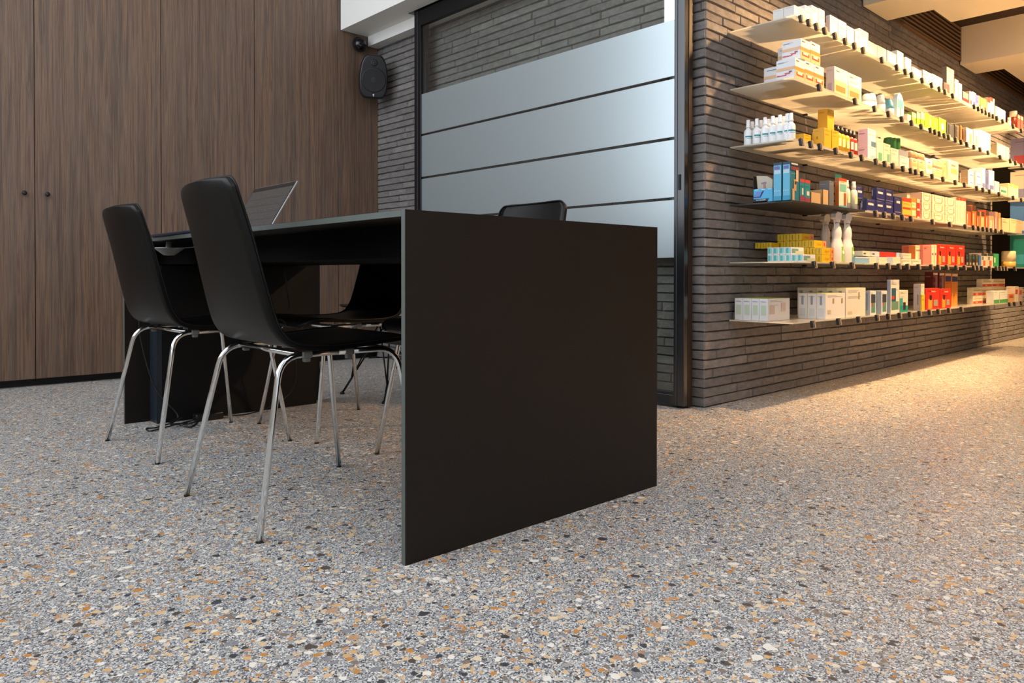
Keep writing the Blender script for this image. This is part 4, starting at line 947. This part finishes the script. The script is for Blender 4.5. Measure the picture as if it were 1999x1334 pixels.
for j, (p, q, y) in enumerate([(1887, 1896, 400), (1899, 1906, 399), (1908, 1913, 411), (1916, 1922, 412), (1925, 1931, 409), (1934, 1937, 421), (1938.5, 1941, 421), (1943, 1948, 412), (1950, 1954, 414)]):
    fbox(3, p, q, y, ['#d2603a', '#e07a3e', '#d2603a', '#ddb070', '#cf5a36', '#e3cfae', '#d9bf98', '#b08a90', '#e3b27a'][j], 'slim orange and dark tube carton, %s in the row of nine, fourth shelf' % ORD[j], 'slim tube cartons on the fourth shelf', dp=.05, dec=(('F', 0, .72, 1, 1, '#4a3428' if j < 5 else '#b08a5c'), ('F', .1, .1, .3, .6, '#f0c8a0')))
for j, (p, q) in enumerate([(1957, 1971), (1972, 1996)]): fbox(3, p, q, 424+j, '#dcc79a', 'beige carton at the right end of the fourth shelf, %s of two' % ORD[j], dp=.12, dec=(('F', .15, .7, .5, .75, '#b29a6c'),))

# ---- fifth shelf
Yf = SYF+.012; Xa = ray(1568, 500, Y=Yf).x; 
def left_row(Xa, Xb, y_edges, z0, z1, col, fmt, grp, dec, start=0, **kw):
    out = []
    for j, (a_, b_) in enumerate(zip(y_edges, y_edges[1:])): out.append(carton(Xa, Xb, a_, b_, z0, z1, col, fmt % ORD[j+start], grp, dec=dec, **kw))
    return out
TE = (('L', .08, .15, .5, .9, '#4fc3bd'), ('L', .5, .15, .85, .9, '#a9dfe4'), ('F', .05, .2, .55, .8, '#7fa89a'), ('F', .3, .1, .95, .5, '#cfd8b4'))
Xb = ray(1592, 500, Y=Yf).x; ye = [Yf]+[min(ray(p, 500, X=Xa).y, YW-.014) for p in (1557, 1545.5, 1534, 1521.5, 1509, 1498)]
h1 = .034
t5 = left_row(Xa, Xb, ye, ZS[4], ZS[4]+h1, '#f3f5f4', 'teal and white carton, lower layer, %s from the shelf front', 'teal and white cartons on the fifth shelf', TE)
zz = t5[0].z1; Y2 = ray(1545, 480, X=Xa-.0).y
ye2 = [Y2]+[min(ray(p, 500, X=Xa).y, YW-.014) for p in (1533, 1521, 1509, 1498)]
left_row(Xa, Xb, ye2, zz, zz+h1, '#f3f5f4', 'teal and white carton, upper layer, %s from the shelf front', 'teal and white cartons on the fifth shelf', TE)
YL = '#f0c41c'; GY = 'small yellow cartons on the fifth shelf'
DY_ = (('L', .45, .15, .55, .85, '#7a6a1a'), ('F', .68, .0, 1, 1, '#e9a268'), ('F', .8, .3, .9, .7, '#c8452a'))
TX = [('F', 'Flamigel', .38, .5, .0135, '#a8481c')]
Xc, Xd_ = Xb+.004, Xb+.004+.075
Xc = ray(1605, 500, Y=Yf).x; Xd_ = ray(1628, 500, Y=Yf).x; hy = .0345; dy = .031
names_ = ['bottom', 'second', 'third', 'top']
for rr, n_, off in ((0, 4, 0), (1, 4, 0), (2, 6, .038), (3, 4, .10)):
    for j in range(n_):
        a_ = Yf+off+j*dy
        if a_+dy > YW-.014: break
        dx_ = -[0, 0, .0, .0][rr]
        carton(Xc+dx_, Xd_+dx_, a_, a_+dy-.0006, ZS[4]+rr*(hy+.0004), ZS[4]+rr*(hy+.0004)+hy, YL, 'small yellow carton, %s layer, %s from the shelf front' % (names_[rr], ORD[j]), GY, dec=DY_, text=TX if j == 0 else None)
ne = []
for j in range(5):
    a_ = YW-.014-(j+1)*.029
    # cartons stacked on the teal ones, seen left of the big yellow stack
    if j < 3: carton(Xc-.085, Xc-.008, a_, a_+.0285, zz+h1+.0006, zz+h1+.0006+.028, YL, 'small yellow carton lying on the teal ones, %s from the wall' % ORD[j], GY, dec=DY_[:1])
def sprayer(px, yt, dyy, label, front):
    cy = SYF+dyy; cx = ray(px, 450, Y=cy).x; z0 = ZS[4]+G; zt = min(ray(px, yt, Y=cy).z, ZS[3]-.012); h = zt-z0; k = h/.255
    o = MB(); wm = mat('#e9e3dc', .35)
    def ell(r1, r2, z, n=20): return [o.bm.verts.new((cx+r1*math.cos(2*math.pi*a/n), cy+r2*math.sin(2*math.pi*a/n), z0+z*k)) for a in range(n)]
    prof = [(.042, .026, 0), (.046, .029, .006), (.046, .029, .070), (.042, .027, .088), (.030, .021, .112), (.028, .020, .122), (.030, .022, .138), (.030, .022, .152), (.026, .020, .170), (.016, .014, .186), (.013, .013, .196)]
    rg = [ell(*p_) for p_ in prof]; i = o.mi(wm)
    for a, b in zip(rg, rg[1:]):
        for q in range(20): f = o.bm.faces.new((a[q], a[(q+1) % 20], b[(q+1) % 20], b[q])); f.smooth = True; f.material_index = i
    o.bm.faces.new(rg[0]).material_index = i; o.bm.faces.new(rg[-1]).material_index = i
    ob = o.build('spray_bottle', origin=(cx, cy, z0)); tag(ob, lab(label), 'bottle', 'white trigger spray bottles on the fifth shelf')
    t = MB(); t.lathe([(.014, 0), (.015, .003), (.015, .014), (.010, .018)], 0, 0, wm, 16, 'z', .200*k)
    pr_ = [(-.040, .026), (-.036, .046), (-.014, .056), (.020, .054), (.032, .040), (.028, .022), (.016, .016), (.013, .004), (-.012, .004), (-.016, .020), (-.036, .018)]
    t2 = [(x_*k, .195*k+z_*k) for x_, z_ in pr_]
    A_ = [t.bm.verts.new((x_, -.012, z_)) for x_, z_ in t2]; B_ = [t.bm.verts.new((x_, .012, z_)) for x_, z_ in t2]; i = t.mi(wm); n_ = len(t2)
    for f in [t.bm.faces.new(A_), t.bm.faces.new(B_[::-1])]+[t.bm.faces.new((A_[q], B_[q], B_[(q+1) % n_], A_[(q+1) % n_])) for q in range(n_)]: f.material_index = i
    t.tube([(-.020*k, 0, .218*k), (-.026*k, 0, .20*k), (-.024*k, 0, .182*k), (-.028*k, 0, .168*k)], .004, wm, 8)
    t.build('trigger_head', ob)
    if front:
        l = MB(); i = l.mi(mat('#8cc43c', .4)); n_ = 10
        pts = [((.0464*math.cos(a), .0294*math.sin(a))) for a in [(-1.7+1.4*q/n_) for q in range(n_+1)]]
        for p_, q_ in zip(pts, pts[1:]):
            f = l.bm.faces.new([l.bm.verts.new(v) for v in ((p_[0], p_[1], .004), (q_[0], q_[1], .004), (q_[0], q_[1], .080*k), (p_[0], p_[1], .080*k))]); f.material_index = i
        l.lathe([(.011, 0), (.007, -.0008), (0, -.001)], .010, .05*k, mat('#e3eecb', .5), 14, 'y', -.0294); l.build('green_label', ob)
sprayer(1611, 403, .17, 'white trigger spray bottle standing rearmost on the fifth shelf', False)
sprayer(1633, 406, .06, 'white trigger spray bottle with a green label, middle of three', True)
sprayer(1653, 408, .055, 'white trigger spray bottle with a green label, rightmost of three', True)
fl = fbox(4, 1670, 1697, 500, '#8fc0e2', 'flat pale blue carton lying right of the spray bottles', dp=.12, dec=(('F', 0, .8, 1, 1, '#e8eef2'),))
l2 = row(4, [1698, 1712, 1717, 1733, 1744, 1759], [500, 500, 501, 501, 501], ['#f3e6cc', '#c3d2e4', '#f5e8cc', '#b9cde6', '#f3e6cc'], 'flat white or blue carton, lower layer, %s of five, fifth shelf', 'flat cartons on the fifth shelf', dp=.12)
zq = max(x.z1 for x in l2+[fl]); Yf = SYF+.012+.01
for j, (p, q, c_) in enumerate([(1684, 1700, '#f0e4d2'), (1701, 1717, '#d8dde6'), (1718, 1749, '#cf3a32'), (1750, 1759, '#b9cde6')]): carton(ray(p, 495, Y=Yf).x, ray(q, 495, Y=Yf).x, Yf, Yf+.1, zq, zq+.026, c_, ['flat cream carton, left end of the upper layer, fifth shelf', 'flat grey-white carton on the upper layer, second, fifth shelf', 'flat bright red carton lying on the others, fifth shelf', 'flat pale blue carton on the upper layer, right end, fifth shelf'][j], dec=(('F', .1, .35, .4, .6, '#4a4f5c'),) if j < 2 else ())
hh = .032
for rr in range(2):
    for j, (p, q) in enumerate([(1760.5, 1779), (1780, 1798)]):
        if rr == 1 and j == 1: continue
        Yf = SYF+.012; carton(ray(p, 495, Y=Yf).x, ray(q, 495, Y=Yf).x, Yf, Yf+.1, ZS[4]+rr*hh, ZS[4]+(rr+1)*hh-.001, '#f5e7cb', 'cream carton right of the flat red one, %s' % [['lower left', 'lower right'], ['upper left', '']][rr][j], dec=(('F', .1, .6, .8, .7, '#c9b89a'), ('F', .05, .1, .15, .9, '#b9cde6')))
b_ = fbox(4, 1788, 1799, 478, '#f2e0bc', 'orange-sided cream carton standing left of the pink one, fifth shelf', side=1774, dp=.08, yf=.03, zb=ZS[4]+hh, left='#dd7c34', dec=(('F', .1, .6, .9, .7, '#b08a5c'),))
fbox(4, 1803, 1818, 477, '#e98478', 'pink-red carton left of two slim white ones, fifth shelf', dp=.12, dec=(('F', .1, .8, .4, .84, '#b8402f'),))
for j, (p, q) in enumerate([(1819.5, 1824), (1825, 1829.5)]): fbox(4, p, q, 477, '#f3e2c0', 'slim cream carton beside the pink-red one, %s of two' % ORD[j], dp=.1, dec=(('F', .2, .5, .8, .6, '#8a6a5a'),))
RD = '#d8301e'
def therm(k, p, q, y, label, **kw): return fbox(k, p, q, y, RD, label, 'red heat-wrap cartons', dec=(('F', .15, .05, .45, .5, '#f2a03c'), ('F', .25, .45, .42, .68, '#3a1d18'), ('F', .55, .15, .85, .45, '#a89a84'), ('L', .2, .1, .8, .9, '#b3261a')), text=[('F', 'ThermaCare', .5, .86, .0145, '#f6e2c8')], **kw)
for j, (p, q) in enumerate([(1830.5, 1848), (1849, 1866.5), (1867.5, 1884)]): therm(4, p, q, 475.5+j, 'red heat-wrap carton on the fifth shelf, %s of three' % ORD[j], dp=.12)
for j, (p, q) in enumerate([(1887, 1892), (1893, 1898), (1899, 1905), (1906, 1911)]): fbox(4, p, q, 495, ['#2c2630', '#4a4238', '#2f2a28', '#4f4230'][j], 'small dark carton, %s of four, right of the red cartons' % ORD[j], dp=.06, dec=(('F', .2, .1, .8, .3, '#b09a78'), ('F', .2, .6, .7, .8, '#2c6a5c')))
fbox(4, 1912.5, 1916, 497, '#4a72b8', 'tiny blue upright carton between dark cartons, fifth shelf', dp=.05)
for j, (p, q) in enumerate([(1917, 1928), (1929, 1940)]): fbox(4, p, q, 493, '#cfc0a8', 'dark-topped carton with orange figures, %s of two, fifth shelf' % ORD[j], dp=.08, dec=(('F', 0, .8, 1, 1, '#3a3a36'), ('F', .3, .05, .7, .45, '#d8603a'), ('F', .1, .5, .4, .75, '#5c7a8c')))
fbox(4, 1942, 1951, 494, '#2f9a5c', 'green upright carton near the right of the fifth shelf', dp=.08, dec=(('F', 0, .3, .25, .7, '#e8e6cc'),))
for j, p in enumerate([1968, 1984]): pot(4, p+2, .050-.004*j, 489, 'large cream tub with a yellow foot, %s of two, fifth shelf' % ORD[j], None, yf=.10, name='tub', cat='tub', prof=[([(0, 0), (1, 0), (1, .35)], '#e8b45a'), ([(1, .35), (1, .95), (.9, 1), (0, 1)], '#f2dcae')])

# ---- bottom shelf
GG = 'white cartons with green tops on the bottom shelf'
Xa = SX0+.012; Yf = ray(1499, 600, X=Xa).y; Xb = ray(1542, 600, Y=Yf).x
ye = [Yf]+[min(ray(p, 600, X=Xa).y, YW-.014) for p in (1482, 1466.5, 1450, 1434)]
z1_ = ray(1499, 583, Y=Yf).z
DG = (('L', .2, .25, .8, .7, '#cfe0c4'), ('L', .2, .84, .8, .87, '#b9a8d0'), ('F', .08, .3, .3, .7, '#dcc6bc'), ('F', .6, .4, .8, .8, '#e4d0c4'))
left_row(Xa, Xb, ye, ZS[5], z1_, '#f1efee', 'white carton with a green top, near end of the bottom shelf, %s from front', GG, DG, top='#b2c84a')
Yf = SYF+.014; Xc, Xd_ = ray(1612, 600, Y=Yf).x, ray(1650, 600, Y=Yf).x; ye = [Yf]+[ray(p, 600, X=Xc).y for p in (1594, 1576, 1558)]; z1_ = ray(1612, 572.5, Y=Yf).z
DG2 = (('L', .35, .55, .6, .9, '#9aa6b0'), ('L', .2, .1, .8, .4, '#dfe4e6'), ('F', .1, .2, .25, .35, '#dcc6a4'), ('F', .35, .6, .42, .8, '#b8a06c'), ('F', .8, .6, .87, .8, '#b8a06c'))
left_row(Xc, Xd_, ye, ZS[5], z1_, '#f3efe8', 'white carton with a yellow top in the middle group, %s from the shelf front', GG, DG2, top='#cdd048')
Yf2 = SYF+.014; Xe, Xf = ray(1651.5, 600, Y=Yf2).x, ray(1690, 600, Y=Yf2).x; z1_ = ray(1651.5, 562, Y=Yf2).z
ye = [Yf2+.0*j for j in range(1)]+[Yf2+.05, Yf2+.1, Yf2+.15, Yf2+.2, Yf2+.25]
left_row(Xe, Xf, ye, ZS[5], z1_, '#f1e9d8', 'taller white carton with a yellow top, %s from the shelf front', GG, (('F', .62, .6, .68, .85, '#a08c5c'), ('F', .1, .1, .3, .2, '#dcc9a4'), ('L', .3, .6, .6, .9, '#9a948a')), top='#d6cc50')
BW = (('F', .15, .5, .9, .85, '#3a4550'), ('F', .2, .1, .85, .5, '#5f9a88'), ('F', .25, .35, .45, .5, '#c8503c'), ('L', .1, .2, .5, .9, '#7a9cc4'))
for j, (s_, p, q) in enumerate([(1691, 1700, 1711.5), (1712, 1722, 1733)]): fbox(5, p, q, 567, '#e9ebea', 'pale blue-sided carton with a dark picture, %s of two, bottom shelf' % ORD[j], side=s_ if j == 0 else None, dp=.05, left='#a9bcd6', dec=BW)
fbox(5, 1740, 1757, 545.5, '#eae6da', 'tall blue-sided carton with a picture of a bottle, bottom shelf', side=1734, dp=.05, left='#9db2d0', dec=(('F', .1, .35, .6, .75, '#2f5f74'), ('F', .1, .1, .9, .35, '#6f9a80'), ('F', .1, .42, .4, .52, '#d0442e')))
fbox(5, 1758, 1774, 566, '#ece2cc', 'white and teal carton with a slanted foot, bottom shelf', dp=.05, dec=(('F', 0, 0, 1, .3, '#2a9a90'), ('F', 0, .3, .35, .65, '#3aa89c'), ('F', .4, .1, .7, .45, '#3a2f2a')))
fbox(5, 1799.5, 1806, 553.5, '#f0e2c4', 'upright white carton left of the red heat-wrap pair, bottom shelf', side=1784, dp=.11, left='#d3cfd8', dec=(('L', .5, .2, .65, .6, '#8f8fb0'),))
fbox(5, 1801, 1807, 574, '#e4c03c', 'small yellow carton in front of the upright white one', yf=.001, dp=.010)
h1_ = therm(5, 1809, 1836, 562.5, 'red heat-wrap carton on the bottom shelf, left of two', dp=.06); therm(5, 1837.5, 1858, 563.5, 'red heat-wrap carton on the bottom shelf, right of two', dp=.06)
Yb_ = SYF+.012+.07
for j, (p, q, c_, c2) in enumerate([(1821, 1831, '#5a1512', '#8f7f86'), (1833.5, 1843.5, '#6a1a14', '#8f7f86'), (1845, 1856.5, '#e07a2a', '#3a4a78'), (1858, 1870, '#e8923a', '#3a4a78')]):
    xa, xb = ray(p, 560, Y=Yb_).x, ray(q, 560, Y=Yb_).x; carton(xa, xb, Yb_, Yb_+.05, ZS[5], ray(p, 530+j, Y=Yb_).z, c_, ['tall dark red carton behind the red heat-wrap pair, left', 'tall dark red carton behind the red heat-wrap pair, right', 'tall orange carton behind the heat-wrap pair, left', 'tall orange carton at the right, behind the heat-wrap pair'][j], dec=(('F', .5, .35, .9, .9, c2) if j < 2 else ('F', .05, .75, .95, .9, c2), ('F', .05, .92, .95, .98, '#f0e0c8')))
SR = (('F', 0, .05, 1, .35, '#c2371f'), ('F', .3, .1, .5, .3, '#e9a04a'), ('F', .05, .6, .95, .7, '#c9b08a'))
hst = .060; n3 = [3, 3, 2]
for rr in range(3):
    for j, (p, q) in enumerate([(1900, 1917), (1918, 1936.5), (1937.5, 1962)]):
        if rr == 2 and j == 0: continue
        Yf = SYF+.085; carton(ray(p, 580, Y=Yf).x, ray(q, 580, Y=Yf).x, Yf, Yf+.04, ZS[5]+rr*hst, ZS[5]+(rr+1)*hst-.001, '#e6d9bc', 'white and red carton in the stack, %s layer, %s column' % (['bottom', 'middle', 'top'][rr], ['left', 'centre', 'right'][j]), 'white and red cartons stacked on the bottom shelf', dec=SR)
for j, (p, q) in enumerate([(1942, 1952.5), (1953.5, 1969)]): fbox(5, p, q, 567, '#dfe4dc', 'low pale carton with a green foot, %s of two, bottom shelf' % ORD[j], dp=.05, dec=(('F', 0, 0, 1, .3, '#4fa05a'),))
for j, (p, q, y) in enumerate([(1970.5, 1982, 572), (1983, 1990, 558), (1991, 1998, 560)]): fbox(5, p, q, y, ['#e8b07a', '#efe0c8', '#c9b0a0'][j], 'orange and cream carton at the right end of the bottom shelf, %s of three' % ORD[j], dp=.06, dec=(('F', .1, .5, .8, .8, '#cf5a30'),))

# ---- shelf-edge price tags
TG = [[1565, 1580, 1595, 1611, 1631, 1651, 1669, 1686, 1723, 1752, 1768.5, 1781, 1801.5, 1820, 1835, 1846, 1861, 1903, 1911, 1918.6, 1925.5, 1932.5, 1939.5, 1947, 1958.5, 1979, 1995],
      [1601, 1671, 1709, 1736, 1762, 1781, 1800, 1818, 1827, 1835.5, 1845, 1853.5, 1867, 1878, 1889, 1903, 1915, 1930.5, 1954, 1974, 1984, 1996],
      [1566.6, 1585, 1603, 1634, 1663.5, 1684.5, 1712, 1729.5, 1745, 1765, 1780, 1790, 1802, 1822, 1843, 1867, 1885, 1909, 1921, 1934, 1952.5, 1980, 1996],
      [1712, 1729, 1746.5, 1764, 1781, 1823, 1857, 1887, 1903, 1913, 1922, 1930, 1938, 1947, 1958],
      [1593, 1628.5, 1667, 1714, 1737, 1758, 1775, 1796.5, 1821, 1835, 1851.5, 1870, 1886, 1904, 1911, 1919.5, 1935, 1948, 1955, 1961, 1967, 1984],
      [1590.5, 1641, 1680, 1716, 1738, 1760, 1780, 1799, 1818.5, 1835.5, 1856, 1880.5, 1974.5, 1984, 1997]]
o = MB(); o.box(-.012, .012, -.016, -.0005, -.026, .006, mat('#0c0b0a', .5), .003); o.box(-.0125, .0125, -.0168, -.0155, -.027, .007, mat('#8b857c', .35), .0006)
o.box(-.0105, -.002, -.0174, -.0166, -.024, .004, mat('#1a1613', .4)); o.box(-.002, .0105, -.0174, -.0166, -.024, .004, mat('#a08c74', .4))
TAG = o.build('price_tag'); fst = True
for k, l in enumerate(TG):
    for j, px in enumerate(l):
        c = TAG if fst else TAG.copy()
        if not fst: COL.objects.link(c)
        fst = False
        c.location = (ray(px, 300, Y=SYF-.016).x, SYF, ZS[k]-.004); c.rotation_euler = (math.radians(-8), 0, 0)
        nn = ORD[j] if j < 25 else ['twenty-sixth', 'twenty-seventh', 'twenty-eighth'][j-25]
        tag(c, lab('small black price tag clipped to the %s, %s from the left' % (SHN[k], nn)), 'price tag', 'black price tags along the shelf edges')

# ------------------------------------------------------------------ far display unit at the right edge
XU = 7.08; YU = ray(1972, 300, X=XU).y
DU = empty('display_unit', (XU+.15, YU-.4, 0)); tag(DU, 'dark end unit with shelves at the far right edge, facing the aisle', 'display')
def du(o, n):
    ob = o.build(n, DU); ob.matrix_parent_inverse = Matrix.Translation(-DU.location); return ob
o = MB(); o.box(XU+.27, XU+.30, .5, YW-.02, .50, 1.52, mat('#0d0906', .8)); du(o, 'back_panel')
for k in range(1, 5):
    o = MB(); o.box(XU-.02, XU+.27, .5, YU+.01, ZS[k]-.008, ZS[k], M_SHELF); du(o, 'shelf')
for k, yt, c_, c2, l in [(1, 269, '#8a86b0', '#b8484f', 'lilac and red pack at the far right edge, second shelf level'), (2, 334, '#e6d8c4', '#8a90b8', 'white and blue pack at the far right edge, third shelf level'), (3, 393, '#4f86d0', '#e8e2d4', 'bright blue pack at the far right edge, fourth shelf level'), (4, 458, '#1f8f86', '#3fb0c0', 'teal pack at the far right edge, fifth shelf level')]:
    carton(XU, XU+.16, YU-.26, YU, ZS[k], ray(1985, yt, X=XU).z, c_, l, dec=(('L', .1, .1, .9, .4, c2),))
